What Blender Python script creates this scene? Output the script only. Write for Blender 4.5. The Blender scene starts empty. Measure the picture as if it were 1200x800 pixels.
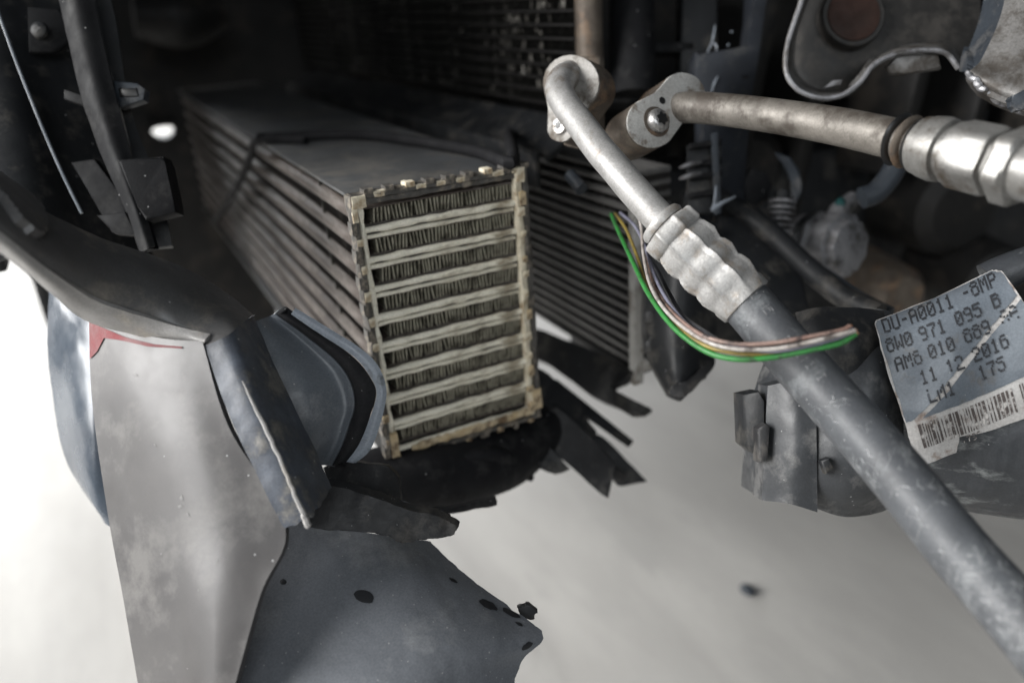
import bpy, bmesh, math, random
from mathutils import Vector, Matrix, noise
random.seed(7)
SC = bpy.context.scene
COL = SC.collection

# ---------------------------------------------------------------- camera, light, exposure
CAMZ = 0.47                                   # camera height above the concrete, metres
FPX = 933.3                                   # 28 mm lens on 36 mm film, in pixels of a 1200 px wide frame
W_ = Vector((0.886, -0.236, 0.398)).normalized()   # car's rearward axis seen from the camera (right, down, forward)
U_ = Vector((-0.459, -0.329, 0.825)); U_ = (U_ - U_.dot(W_) * W_).normalized()   # across the car
H_ = -W_.cross(U_).normalized()
if H_.y < 0: H_ = -H_
# world axes: X = towards the rear of the car, Y = across the car, Z = up
def c2w(v): return Vector((v.dot(W_), v.dot(U_), -v.dot(H_)))
cam_d = bpy.data.cameras.new('camera'); cam = bpy.data.objects.new('camera', cam_d); COL.objects.link(cam)
cx, cy, cz = c2w(Vector((1, 0, 0))), c2w(Vector((0, -1, 0))), c2w(Vector((0, 0, -1)))
cam.matrix_world = Matrix(((cx.x, cy.x, cz.x, 0), (cx.y, cy.y, cz.y, 0), (cx.z, cy.z, cz.z, CAMZ), (0, 0, 0, 1)))
cam_d.sensor_width = 36; cam_d.lens = 28; cam_d.clip_start = 0.01; cam_d.clip_end = 100
cam_d.dof.use_dof = True; cam_d.dof.focus_distance = 0.305; cam_d.dof.aperture_fstop = 4.9
SC.camera = cam
SC.render.engine = 'CYCLES'
SC.view_settings.view_transform = 'Standard'; SC.view_settings.look = 'None'
SC.view_settings.exposure = 0.0; SC.view_settings.gamma = 1
SC.render.resolution_x = 1024; SC.render.resolution_y = 682

wd = bpy.data.worlds.new('World'); SC.world = wd; wd.use_nodes = True
wd.node_tree.nodes['Background'].inputs[0].default_value = (0.82, 0.91, 1.0, 1)
wd.node_tree.nodes['Background'].inputs[1].default_value = 0.085

def area(name, loc, target, sx, sy, power, col):
    l = bpy.data.lights.new(name, 'AREA'); l.shape = 'RECTANGLE'; l.size = sx; l.size_y = sy; l.energy = power; l.color = col
    o = bpy.data.objects.new(name, l); COL.objects.link(o); o.location = loc
    o.rotation_euler = (Vector(target) - Vector(loc)).to_track_quat('-Z', 'Y').to_euler()
    return o
# daylight through the open hall door in front of the car, and the hall's roof lights behind the photographer
area('hall_door_light', (-2.3, 1.25, 1.45), (-0.6, 1.1, 0.0), 3.2, 1.7, 300, (1.0, 0.99, 0.975))
area('hall_roof_light', (-0.9, -2.6, 1.9), (0.2, 0.3, 0.3), 2.6, 1.4, 36, (0.92, 0.965, 1.0))

area('far_fill_light', (0.5, 4.3, 1.5), (0.3, 1.2, 0.0), 3.0, 1.6, 230, (0.97, 0.985, 1.0))  # added fill lamp beyond the car, brightens the floor underneath

# ---------------------------------------------------------------- helpers
def ray(px, py): return Vector(((px - 600) / FPX, (py - 400) / FPX, 1.0))
def P(px, py, d):
    v = c2w(ray(px, py) * d); v.z += CAMZ; return v
def _pl(px, py, ax, val):
    v = c2w(ray(px, py)); o = (0, 0, CAMZ)[ax]
    t = (val - o) / v[ax]; r = v * t; r.z += CAMZ; return r
def PX(px, py, x): return _pl(px, py, 0, x)
def PY(px, py, y): return _pl(px, py, 1, y)
def PZ(px, py, z): return _pl(px, py, 2, z)
VIEW = c2w(Vector((0, 0, 1)))

def cr(p0, p1, p2, p3, t):
    t2, t3 = t * t, t * t * t
    return 0.5 * ((2 * p1) + (p2 - p0) * t + (2 * p0 - 5 * p1 + 4 * p2 - p3) * t2 + (3 * p1 - p0 - 3 * p2 + p3) * t3)
def spl(pts, t):
    """Catmull-Rom through pts (Vectors or floats); t runs 0..1 over the whole run."""
    n = len(pts) - 1
    if n == 1: return pts[0] * (1 - t) + pts[1] * t
    s = min(max(t, 0), 1) * n; i = min(int(s), n - 1); f = s - i
    a = pts[i - 1] if i > 0 else pts[0] * 2 - pts[1]
    b = pts[i + 2] if i + 2 <= n else pts[n] * 2 - pts[n - 1]
    return cr(a, pts[i], pts[i + 1], b, f)

def empty(name, loc, label, cat, group=None):
    o = bpy.data.objects.new(name, None); COL.objects.link(o); o.location = loc
    o['label'] = label; o['category'] = cat
    if group: o['group'] = group
    o.empty_display_size = 0.01
    return o
def tag(o, label, cat, group=None):
    o['label'] = label; o['category'] = cat
    if group: o['group'] = group
    return o
def ppos(p):
    v = Vector((0, 0, 0))
    while p is not None: v += p.location; p = p.parent
    return v
def obj(name, bm, mat, parent=None, sharp=38, smooth=True):
    bmesh.ops.recalc_face_normals(bm, faces=bm.faces[:])
    lim = math.radians(sharp)
    for f in bm.faces: f.smooth = smooth
    for e in bm.edges:
        if len(e.link_faces) == 2 and e.calc_face_angle(0) > lim: e.smooth = False
    me = bpy.data.meshes.new(name)
    base = ppos(parent) if parent is not None else Vector((0, 0, 0))
    if parent is None and len(bm.verts):
        lo = Vector([min(v.co[i] for v in bm.verts) for i in range(3)]); hi = Vector([max(v.co[i] for v in bm.verts) for i in range(3)])
        org = Vector(((lo.x + hi.x) / 2, (lo.y + hi.y) / 2, lo.z))
    elif len(bm.verts):
        org = sum((v.co for v in bm.verts), Vector()) / len(bm.verts)
    else: org = base
    for v in bm.verts: v.co -= org
    bm.to_mesh(me); bm.free()
    o = bpy.data.objects.new(name, me); COL.objects.link(o)
    o.location = org - base
    if parent is not None: o.parent = parent
    me.materials.append(mat)
    return o

def frames(pts):
    n = len(pts); T = []
    for i in range(n):
        T.append((pts[min(i + 1, n - 1)] - pts[max(i - 1, 0)]).normalized())
    a = Vector((0, 0, 1))
    if abs(T[0].dot(a)) > 0.9: a = Vector((1, 0, 0))
    N = [(a - a.dot(T[0]) * T[0]).normalized()]
    for i in range(1, n):
        v = N[-1] - N[-1].dot(T[i]) * T[i]; N.append(v.normalized())
    return T, N
def tube(ctrl, rad, seg=24, steps=40, bm=None, prof=None, caps=True, sx=1.0):
    """swept tube through ctrl; rad is a number or list along the run; prof(t, a) multiplies the radius"""
    bm = bm or bmesh.new()
    pts = [spl(ctrl, i / steps) for i in range(steps + 1)]
    T, N = frames(pts); rings = []
    for i, p in enumerate(pts):
        t = i / steps; B = T[i].cross(N[i])
        r = rad if isinstance(rad, (int, float)) else spl([float(x) for x in rad], t)
        ring = []
        for k in range(seg):
            a = 2 * math.pi * k / seg
            rr = r * (prof(t, a) if prof else 1)
            ring.append(bm.verts.new(p + N[i] * (math.cos(a) * rr) + B * (math.sin(a) * rr * sx)))
        rings.append(ring)
    for i in range(steps):
        for k in range(seg):
            bm.faces.new((rings[i][k], rings[i][(k + 1) % seg], rings[i + 1][(k + 1) % seg], rings[i + 1][k]))
    if caps:
        bm.faces.new(rings[0][::-1]); bm.faces.new(rings[-1])
    return bm
def lathe(a, b, prof, seg=36, bm=None, mod=None):
    """solid of revolution on axis a-b; prof = [(t along axis 0..1, radius)]"""
    bm = bm or bmesh.new(); ax = b - a; T = ax.normalized()
    q = Vector((0, 0, 1)) if abs(T.z) < 0.9 else Vector((1, 0, 0))
    N = (q - q.dot(T) * T).normalized(); B = T.cross(N); rings = []
    for j, (t, r) in enumerate(prof):
        rings.append([bm.verts.new(a + ax * t + (N * math.cos(2 * math.pi * k / seg) + B * math.sin(2 * math.pi * k / seg)) * (r * (mod(t, 2 * math.pi * k / seg) if mod else 1))) for k in range(seg)])
    for j in range(len(prof) - 1):
        for k in range(seg):
            bm.faces.new((rings[j][k], rings[j][(k + 1) % seg], rings[j + 1][(k + 1) % seg], rings[j + 1][k]))
    bm.faces.new(rings[0][::-1]); bm.faces.new(rings[-1])
    return bm
def box(lo, hi, bm=None, bev=0.0, seg=2):
    own = bmesh.new()
    c = (Vector(lo) + Vector(hi)) / 2; s = Vector(hi) - Vector(lo)
    bmesh.ops.create_cube(own, size=1, matrix=Matrix.Translation(c) @ Matrix.Diagonal((abs(s.x), abs(s.y), abs(s.z), 1)))
    if bev: bmesh.ops.bevel(own, geom=own.edges[:] , offset=bev, segments=seg, affect='EDGES', profile=0.5)
    if bm is None: return own
    merge(bm, own); return bm
def obox(c, ax, ay, az, sx, sy, sz, bm=None, bev=0.0, seg=2):
    own = bmesh.new()
    M = Matrix(((ax.x * sx, ay.x * sy, az.x * sz, c.x), (ax.y * sx, ay.y * sy, az.y * sz, c.y), (ax.z * sx, ay.z * sy, az.z * sz, c.z), (0, 0, 0, 1)))
    bmesh.ops.create_cube(own, size=1, matrix=M)
    if bev: bmesh.ops.bevel(own, geom=own.edges[:], offset=bev, segments=seg, affect='EDGES', profile=0.5)
    if bm is None: return own
    merge(bm, own); return bm
def merge(bm, other):
    m = {}
    for v in other.verts: m[v] = bm.verts.new(v.co)
    for f in other.faces: bm.faces.new([m[v] for v in f.verts])
    other.free()
def sheet(rows, nu=40, nv=40, thick=0.003, warp=None, back=None, wob=1.0):
    """thick curved sheet through a grid of world points (rows top to bottom); returns bm and evaluator f(u, v)"""
    def ev(u, v): return spl([spl(r, u) for r in rows], v)
    def nrm(u, v):
        e = 0.004
        a = ev(min(u + e, 1), v) - ev(max(u - e, 0), v); b = ev(u, min(v + e, 1)) - ev(u, max(v - e, 0))
        n = a.cross(b)
        n = n.normalized() if n.length > 0 else -VIEW
        return -n if n.dot(VIEW) > 0 else n        # towards the photographer
    bm = bmesh.new(); F = []; K = []
    for j in range(nv + 1):
        fr = []; kr = []
        for i in range(nu + 1):
            u, v = i / nu, j / nv
            if warp: u2, v2 = warp(u, v)
            else: u2, v2 = u, v
            p = ev(u2, v2); n = nrm(u2, v2)
            p = p + n * wob * (0.0005 * noise.noise(p * 60) + 0.00018 * noise.noise(p * 220))
            fr.append(bm.verts.new(p)); kr.append(bm.verts.new(p + (back.normalized() if back else -n) * thick))
        F.append(fr); K.append(kr)
    for j in range(nv):
        for i in range(nu):
            bm.faces.new((F[j][i], F[j][i + 1], F[j + 1][i + 1], F[j + 1][i]))
            bm.faces.new((K[j][i], K[j + 1][i], K[j + 1][i + 1], K[j][i + 1]))
    for j in range(nv):
        bm.faces.new((F[j][0], F[j + 1][0], K[j + 1][0], K[j][0])); bm.faces.new((F[j][nu], K[j][nu], K[j + 1][nu], F[j + 1][nu]))
    for i in range(nu):
        bm.faces.new((F[0][i], K[0][i], K[0][i + 1], F[0][i + 1])); bm.faces.new((F[nv][i], F[nv][i + 1], K[nv][i + 1], K[nv][i]))
    return bm, (lambda u, v, h=0.0: ev(u, v) + nrm(u, v) * h)
def G(rows): return [[P(*c) for c in r] for r in rows]
def jag(pts, amp, n=5, closed=True):
    """roughen an outline of world points: torn edge"""
    out = []; m = len(pts)
    for i in range(m if closed else m - 1):
        a, b = pts[i], pts[(i + 1) % m]
        for k in range(n):
            p = a.lerp(b, k / n)
            if k: p = p + Vector((random.uniform(-1, 1), random.uniform(-1, 1), random.uniform(-1, 1))) * amp
            out.append(p)
    if not closed: out.append(pts[-1])
    return out
def plate(pts, vec, bev=0.0006, amp=0.0, n=5):
    """solid plate: an outline of world points pushed along vec"""
    if amp: pts = jag(pts, amp, n)
    bm = bmesh.new(); a = [bm.verts.new(p) for p in pts]; b = [bm.verts.new(p + vec) for p in pts]
    f = bm.faces.new(a); g = bm.faces.new(b[::-1]); m = len(pts)
    for i in range(m): bm.faces.new((a[i], b[i], b[(i + 1) % m], a[(i + 1) % m]))
    if bev:
        es = [e for e in bm.edges if (f in e.link_faces or g in e.link_faces)]
        bmesh.ops.bevel(bm, geom=es, offset=bev, segments=2, affect='EDGES', profile=0.5, clamp_overlap=True)
    bmesh.ops.triangulate(bm, faces=[q for q in bm.faces if len(q.verts) > 4])
    return bm
def PL(pxs, vec=None, **k):
    return plate([P(*q) for q in pxs], vec if vec is not None else VIEW * 0.003, **k)

# ---------------------------------------------------------------- materials
def mat(name, col, rough=0.5, metal=0.0, var=None, vs=60, dust=None, ds=90, da=0.45, specks=0.0, sps=900,
        bump=0.1, bs=500, coat=0.0, coatr=0.08, spec=0.5, streak=None, rv=0.12, grit=0.16):
    m = bpy.data.materials.new(name); m.use_nodes = True; nt = m.node_tree; N = nt.nodes; L = nt.links
    b = N['Principled BSDF']; b.inputs['Metallic'].default_value = metal; b.inputs['Specular IOR Level'].default_value = spec
    b.inputs['Coat Weight'].default_value = coat; b.inputs['Coat Roughness'].default_value = coatr
    tc = N.new('ShaderNodeTexCoord'); src = tc.outputs['Object']
    if streak:
        mp = N.new('ShaderNodeMapping'); mp.inputs['Scale'].default_value = streak; L.new(src, mp.inputs[0]); ssrc = mp.outputs[0]
    else: ssrc = src
    def nz(scale, s=src, det=6, ro=0.6):
        n = N.new('ShaderNodeTexNoise'); n.inputs['Scale'].default_value = scale; n.inputs['Detail'].default_value = det
        n.inputs['Roughness'].default_value = ro; L.new(s, n.inputs['Vector']); return n.outputs['Fac']
    def ramp(f, a, c):
        r = N.new('ShaderNodeMapRange'); r.inputs[1].default_value = a; r.inputs[2].default_value = c; L.new(f, r.inputs[0]); return r.outputs[0]
    def mix(f, a, c):
        x = N.new('ShaderNodeMix'); x.data_type = 'RGBA'
        if f is not None: L.new(f, x.inputs[0])
        if isinstance(a, tuple): x.inputs[6].default_value = a + (1,)
        else: L.new(a, x.inputs[6])
        if isinstance(c, tuple): x.inputs[7].default_value = c + (1,)
        else: L.new(c, x.inputs[7])
        return x.outputs[2]
    var = var or tuple(c * 0.72 for c in col)
    cur = mix(ramp(nz(vs, ssrc), 0.35, 0.65), col, var)
    if dust:
        f = ramp(nz(ds, ssrc, 9, 0.7), 0.665 - 0.42 * da, 0.785 - 0.42 * da)
        cur = mix(f, cur, dust)
    gr = N.new('ShaderNodeMapRange'); gr.inputs[1].default_value = 0.3; gr.inputs[2].default_value = 0.7; gr.inputs[3].default_value = 1 - grit; gr.inputs[4].default_value = 1 + grit
    L.new(nz(1300, src, 3), gr.inputs[0])
    sc = N.new('ShaderNodeVectorMath'); sc.operation = 'SCALE'; L.new(cur, sc.inputs[0]); L.new(gr.outputs[0], sc.inputs['Scale']); cur = sc.outputs[0]
    if specks:
        v = N.new('ShaderNodeTexVoronoi'); v.inputs['Scale'].default_value = sps; L.new(src, v.inputs['Vector'])
        d = N.new('ShaderNodeMath'); d.operation = 'LESS_THAN'; d.inputs[1].default_value = 0.16; L.new(v.outputs['Distance'], d.inputs[0])
        g = N.new('ShaderNodeSeparateColor'); L.new(v.outputs['Color'], g.inputs[0])
        h = N.new('ShaderNodeMath'); h.operation = 'LESS_THAN'; h.inputs[1].default_value = specks; L.new(g.outputs[0], h.inputs[0])
        k = N.new('ShaderNodeMath'); k.operation = 'MULTIPLY'; L.new(d.outputs[0], k.inputs[0]); L.new(h.outputs[0], k.inputs[1])
        cur = mix(k.outputs[0], cur, (0.30, 0.30, 0.30))
    L.new(cur, b.inputs['Base Color'])
    r = N.new('ShaderNodeMapRange'); r.inputs[3].default_value = max(0.03, rough - rv); r.inputs[4].default_value = min(1, rough + rv)
    r.inputs[1].default_value = 0.3; r.inputs[2].default_value = 0.7
    L.new(nz(vs * 2.3, ssrc), r.inputs[0]); L.new(r.outputs[0], b.inputs['Roughness'])
    if bump:
        bp = N.new('ShaderNodeBump'); bp.inputs['Strength'].default_value = bump; bp.inputs['Distance'].default_value = 0.001
        L.new(nz(bs), bp.inputs['Height']); L.new(bp.outputs[0], b.inputs['Normal'])
    return m
M = {}
M['concrete'] = mat('pale_sealed_concrete', (0.37, 0.360, 0.342), 0.65, var=(0.235, 0.229, 0.218), vs=2.6, dust=(0.30, 0.293, 0.279), ds=11, da=0.38, specks=0.05, sps=160, bump=0.3, bs=160, streak=(2.2, 0.6, 1), grit=0.1)  # tone bands stretched along Y paint in the car's soft shadow streaks
M['alu'] = mat('weathered_aluminium_pipe', (0.33, 0.325, 0.318), 0.52, 0.4, var=(0.24, 0.235, 0.228), vs=90, dust=(0.15, 0.115, 0.085), ds=45, da=0.30, bump=0.12, bs=900)
M['alu_dirty'] = mat('dirty_brown_aluminium_pipe', (0.17, 0.156, 0.138), 0.56, 0.35, var=(0.095, 0.086, 0.075), vs=70, dust=(0.055, 0.046, 0.038), ds=80, da=0.42, bump=0.16, bs=900)
M['alu_crimp'] = mat('crimped_aluminium', (0.35, 0.345, 0.337), 0.5, 0.35, var=(0.24, 0.235, 0.227), vs=130, dust=(0.23, 0.20, 0.17), ds=120, da=0.36, bump=0.22, bs=700)
M['alu_hex'] = mat('bright_crimp_metal', (0.25, 0.247, 0.238), 0.46, 0.6, var=(0.16, 0.155, 0.145), vs=70, dust=(0.08, 0.065, 0.05), ds=70, da=0.32, bump=0.1, bs=500)
M['alu_oxide'] = mat('oxidised_machined_aluminium', (0.50, 0.495, 0.475), 0.6, 0.25, var=(0.40, 0.39, 0.37), vs=110, dust=(0.20, 0.17, 0.14), ds=150, da=0.33, bump=0.16, bs=900)
M['flange_dull'] = mat('dull_flange_aluminium', (0.30, 0.29, 0.275), 0.6, 0.25, var=(0.2, 0.19, 0.175), vs=110, dust=(0.09, 0.075, 0.06), ds=110, da=0.36, bump=0.16, bs=900)
M['cast_dirty'] = mat('grimy_cast_aluminium', (0.16, 0.135, 0.11), 0.55, 0.5, var=(0.075, 0.06, 0.05), vs=80, dust=(0.22, 0.15, 0.10), ds=70, da=0.36, bump=0.25, bs=700)
M['steel'] = mat('bolt_steel', (0.50, 0.49, 0.48), 0.35, 0.85, vs=200, dust=(0.12, 0.10, 0.08), ds=300, da=0.42, bump=0.1)
M['rubber'] = mat('black_rubber_hose', (0.066, 0.071, 0.078), 0.5, var=(0.046, 0.049, 0.054), vs=45, dust=(0.12, 0.127, 0.133), ds=70, da=0.30, specks=0.03, sps=700, bump=0.1, bs=900)
M['scuff'] = mat('pale_scuff', (0.34, 0.35, 0.355), 0.75, var=(0.12, 0.125, 0.13), vs=500, bump=0.1)
M['hose_print'] = mat('faded_hose_print', (0.19, 0.195, 0.20), 0.7, var=(0.10, 0.10, 0.105), vs=400, bump=0.0)
M['oring'] = mat('black_seal', (0.012, 0.012, 0.012), 0.35, bump=0.02)
M['plastic'] = mat('black_moulded_plastic', (0.016, 0.017, 0.019), 0.5, var=(0.010, 0.011, 0.012), vs=40, dust=(0.05, 0.047, 0.043), ds=60, da=0.36, specks=0.02, sps=500, bump=0.1, bs=900, spec=0.3)
M['plastic2'] = mat('grained_charcoal_plastic', (0.008, 0.0085, 0.0095), 0.7, var=(0.006, 0.006, 0.007), vs=50, dust=(0.022, 0.022, 0.022), ds=70, da=0.34, specks=0.03, sps=500, bump=0.14, bs=1200, spec=0.15)
M['plastic_torn'] = mat('torn_black_plastic', (0.018, 0.018, 0.019), 0.5, var=(0.03, 0.03, 0.031), vs=70, dust=(0.075, 0.07, 0.065), ds=60, da=0.34, specks=0.03, bump=0.2, bs=400, spec=0.3)
M['bluish'] = mat('blue_grey_plastic', (0.034, 0.041, 0.050), 0.5, var=(0.024, 0.028, 0.034), vs=60, dust=(0.065, 0.066, 0.068), ds=80, da=0.34, specks=0.03, bump=0.06, spec=0.3)
M['frame_plastic'] = mat('blue_black_frame_plastic', (0.020, 0.023, 0.029), 0.5, var=(0.014, 0.016, 0.020), vs=50, dust=(0.05, 0.05, 0.05), ds=80, da=0.3, bump=0.06, spec=0.3)
M['engine'] = mat('oily_dark_casting', (0.013, 0.0125, 0.012), 0.6, 0.1, var=(0.007, 0.007, 0.007), vs=25, dust=(0.030, 0.026, 0.022), ds=30, da=0.34, bump=0.2, bs=200, spec=0.3)
M['paint'] = mat('dull_grey_bumper_paint', (0.062, 0.059, 0.058), 0.42, 0.0, var=(0.048, 0.046, 0.047), vs=22, dust=(0.098, 0.094, 0.091), ds=26, da=0.36, specks=0.015, sps=420, coat=0.16, coatr=0.2, spec=0.35, bump=0.02, bs=300, grit=0.05)
M['paint_edge'] = mat('scuffed_bumper_edge', (0.075, 0.086, 0.106), 0.42, var=(0.040, 0.043, 0.050), vs=60, dust=(0.15, 0.143, 0.13), ds=60, da=0.36, specks=0.06, sps=420, spec=0.3, bump=0.15, bs=350)
M['paint_roll'] = mat('bumper_edge_paint', (0.10, 0.098, 0.097), 0.42, var=(0.075, 0.074, 0.075), vs=30, dust=(0.17, 0.155, 0.135), ds=32, da=0.38, specks=0.02, sps=420, coat=0.1, coatr=0.4, bump=0.06, bs=350)
M['smudge'] = mat('dark_scrape', (0.064, 0.063, 0.066), 0.45, var=(0.078, 0.076, 0.076), vs=120, dust=(0.085, 0.082, 0.080), ds=90, da=0.5, bump=0.03, spec=0.3)
M['chip'] = mat('pale_chip', (0.16, 0.157, 0.153), 0.6, var=(0.11, 0.108, 0.106), vs=300, bump=0.0)
M['paint_lip'] = mat('worn_lit_grey_lip', (0.30, 0.29, 0.28), 0.45, var=(0.22, 0.215, 0.21), vs=35, dust=(0.30, 0.275, 0.24), ds=30, da=0.36, specks=0.02, sps=420, bump=0.08, bs=350)  # paint lightened to hold floor bounce on the lip and the crease highlight
M['paint_blue'] = mat('glossy_blue_grey_paint', (0.06, 0.075, 0.095), 0.25, 0.1, var=(0.045, 0.055, 0.07), vs=18, coat=0.15, coatr=0.15, bump=0.0)
M['red'] = mat('red_mark_and_reflection', (0.16, 0.025, 0.03), 0.7, var=(0.19, 0.12, 0.12), vs=70, spec=0.1, bump=0.02)
M['duct'] = mat('grey_duct_plastic', (0.13, 0.145, 0.163), 0.36, var=(0.095, 0.106, 0.12), vs=30, dust=(0.17, 0.178, 0.19), ds=40, da=0.32, specks=0.03, sps=450, bump=0.06, bs=500)
M['gasket'] = mat('black_foam_gasket', (0.016, 0.016, 0.018), 0.9, var=(0.022, 0.022, 0.023), vs=200, specks=0.05, sps=900, bump=0.4, bs=1800, spec=0.2)
M['duct_edge'] = mat('pale_grey_flange', (0.24, 0.268, 0.305), 0.45, var=(0.20, 0.225, 0.258), vs=50, dust=(0.08, 0.085, 0.09), ds=160, da=0.3, specks=0.03, bump=0.05)
M['frag'] = mat('dusty_bumper_inside', (0.16, 0.17, 0.187), 0.42, var=(0.125, 0.134, 0.148), vs=20, dust=(0.20, 0.208, 0.218), ds=38, da=0.30, specks=0.13, sps=520, bump=0.1, bs=500)
M['stain'] = mat('oil_drop', (0.022, 0.023, 0.026), 0.45, bump=0.0)
M['core'] = mat('dusty_brown_core', (0.088, 0.070, 0.059), 0.6, 0.15, var=(0.040, 0.031, 0.026), vs=40, dust=(0.15, 0.132, 0.118), ds=45, da=0.40, bump=0.25, bs=500, streak=(1, 0.25, 1))
M['core_grey'] = mat('dusty_grey_radiator_tube', (0.18, 0.176, 0.170), 0.55, 0.3, var=(0.11, 0.107, 0.104), vs=40, dust=(0.27, 0.263, 0.253), ds=60, da=0.34, bump=0.2, bs=500, streak=(1, 0.25, 1))
M['core_fin'] = mat('clogged_cooling_fin', (0.028, 0.024, 0.021), 0.7, 0.2, var=(0.015, 0.013, 0.012), vs=60, dust=(0.055, 0.048, 0.042), ds=60, da=0.34, bump=0.2)
M['core_dark'] = mat('sooty_condenser_tube', (0.022, 0.021, 0.020), 0.55, 0.3, var=(0.013, 0.012, 0.012), vs=60, dust=(0.10, 0.095, 0.085), ds=75, da=0.28, bump=0.2)
M['fin_shiny'] = mat('bent_condenser_fin', (0.030, 0.028, 0.025), 0.5, 0.3, var=(0.010, 0.010, 0.009), vs=70, dust=(0.30, 0.285, 0.255), ds=90, da=0.22, bump=0.1)
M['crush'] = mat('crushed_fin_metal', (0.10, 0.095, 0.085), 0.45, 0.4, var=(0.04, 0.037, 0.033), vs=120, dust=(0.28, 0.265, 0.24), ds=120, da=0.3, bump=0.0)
M['top_plate'] = mat('grey_cooler_top_plate', (0.078, 0.082, 0.086), 0.5, 0.2, var=(0.055, 0.056, 0.056), vs=18, dust=(0.11, 0.105, 0.097), ds=22, da=0.42, bump=0.1)
M['rim'] = mat('dull_header_rim', (0.10, 0.095, 0.088), 0.5, 0.35, var=(0.06, 0.055, 0.05), vs=120, dust=(0.24, 0.21, 0.17), ds=130, da=0.36, bump=0.2)
M['sealant'] = mat('cream_sealant', (0.70, 0.645, 0.52), 0.62, var=(0.50, 0.44, 0.32), vs=110, dust=(0.22, 0.145, 0.075), ds=75, da=0.34, bump=0.3, bs=600)
M['bead'] = mat('pale_flux_bead', (0.80, 0.765, 0.655), 0.5, 0.1, var=(0.64, 0.60, 0.49), vs=150, dust=(0.26, 0.215, 0.15), ds=150, da=0.26, bump=0.2, bs=700, streak=(0.35, 1, 1))
M['sealant_rust'] = mat('rusty_sealant', (0.42, 0.31, 0.17), 0.65, var=(0.55, 0.47, 0.33), vs=110, dust=(0.13, 0.085, 0.045), ds=100, da=0.42, bump=0.35, bs=500)
M['fin'] = mat('internal_fin', (0.46, 0.435, 0.345), 0.5, 0.3, var=(0.24, 0.222, 0.17), vs=160, dust=(0.09, 0.08, 0.06), ds=150, da=0.36, bump=0.0)
M['tube_in'] = mat('tube_shell', (0.05, 0.047, 0.04), 0.5, 0.4, bump=0.05)
M['rust'] = mat('rust_brown_plug', (0.045, 0.017, 0.010), 0.75, var=(0.025, 0.011, 0.007), vs=60, bump=0.2)
M['sheet_steel'] = mat('stamped_sheet_steel', (0.17, 0.165, 0.16), 0.5, 0.4, var=(0.12, 0.115, 0.11), vs=60, dust=(0.06, 0.053, 0.046), ds=60, da=0.44, bump=0.15)
M['sheet_dark'] = mat('grimy_sheet_steel', (0.030, 0.028, 0.026), 0.55, 0.2, var=(0.018, 0.017, 0.016), vs=40, dust=(0.055, 0.05, 0.045), ds=45, da=0.36, bump=0.15)
M['w_green'] = mat('green_wire_insulation', (0.022, 0.17, 0.032), 0.45, var=(0.018, 0.12, 0.024), vs=140, dust=(0.02, 0.05, 0.02), ds=170, da=0.3, bump=0.03)
M['w_yellow'] = mat('ochre_wire_insulation', (0.22, 0.165, 0.035), 0.5, var=(0.12, 0.085, 0.025), vs=120, bump=0.03)
M['w_lilac'] = mat('lilac_grey_wire_insulation', (0.17, 0.17, 0.22), 0.5, var=(0.10, 0.10, 0.13), vs=120, bump=0.03)
M['w_white'] = mat('white_wire_insulation', (0.36, 0.34, 0.32), 0.4, var=(0.22, 0.19, 0.17), vs=120, dust=(0.06, 0.05, 0.045), ds=160, da=0.34, bump=0.03)
M['w_brown'] = mat('brown_wire_insulation', (0.15, 0.085, 0.068), 0.5, var=(0.22, 0.155, 0.13), vs=160, dust=(0.03, 0.02, 0.018), ds=180, da=0.38, bump=0.03)
M['w_black'] = mat('black_wire_insulation', (0.02, 0.021, 0.026), 0.4, bump=0.03)
M['teal'] = mat('teal_cap', (0.02, 0.09, 0.09), 0.5, bump=0.0)
M['copper'] = mat('bare_copper_strand', (0.55, 0.28, 0.15), 0.35, 0.9, bump=0.0)
M['paper'] = mat('sky_tinted_label_film', (0.135, 0.155, 0.178), 0.38, var=(0.105, 0.122, 0.142), vs=45, dust=(0.11, 0.105, 0.10), ds=60, da=0.2, specks=0.02, bump=0.05, coat=0.3)  # clear laminate; its sky reflection is put into the blue grey colour
M['paper_white'] = mat('white_label_paper', (0.46, 0.45, 0.44), 0.6, var=(0.38, 0.365, 0.35), vs=70, dust=(0.22, 0.17, 0.14), ds=95, da=0.33, bump=0.06)
M['ink'] = mat('black_print', (0.030, 0.032, 0.037), 0.6, bump=0.0, dust=(0.12, 0.13, 0.15), ds=260, da=0.2)
M['ink_soft'] = mat('worn_brown_print', (0.085, 0.07, 0.065), 0.6, bump=0.0, dust=(0.5, 0.48, 0.46), ds=300, da=0.40)
M['sleeve'] = mat('dusty_harness_tape', (0.040, 0.044, 0.049), 0.42, var=(0.028, 0.03, 0.034), vs=40, dust=(0.17, 0.18, 0.18), ds=60, da=0.36, specks=0.03, sps=700, bump=0.3, bs=260, streak=(0.4, 1, 1.6))
M['housing'] = mat('grey_black_connector_plastic', (0.036, 0.039, 0.043), 0.46, var=(0.026, 0.028, 0.031), vs=50, dust=(0.10, 0.10, 0.10), ds=60, da=0.36, specks=0.06, sps=520, bump=0.1)
M['silver'] = mat('silvery_clamp_metal', (0.28, 0.28, 0.29), 0.5, 0.5, var=(0.15, 0.15, 0.16), vs=60, dust=(0.07, 0.065, 0.06), ds=60, da=0.4, bump=0.15)
M['matte'] = mat('matte_black_tape', (0.010, 0.010, 0.011), 0.8, var=(0.006, 0.006, 0.007), vs=60, bump=0.2, spec=0.15)
M['body'] = mat('dark_car_paint', (0.05, 0.05, 0.055), 0.4, bump=0.0)

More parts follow.
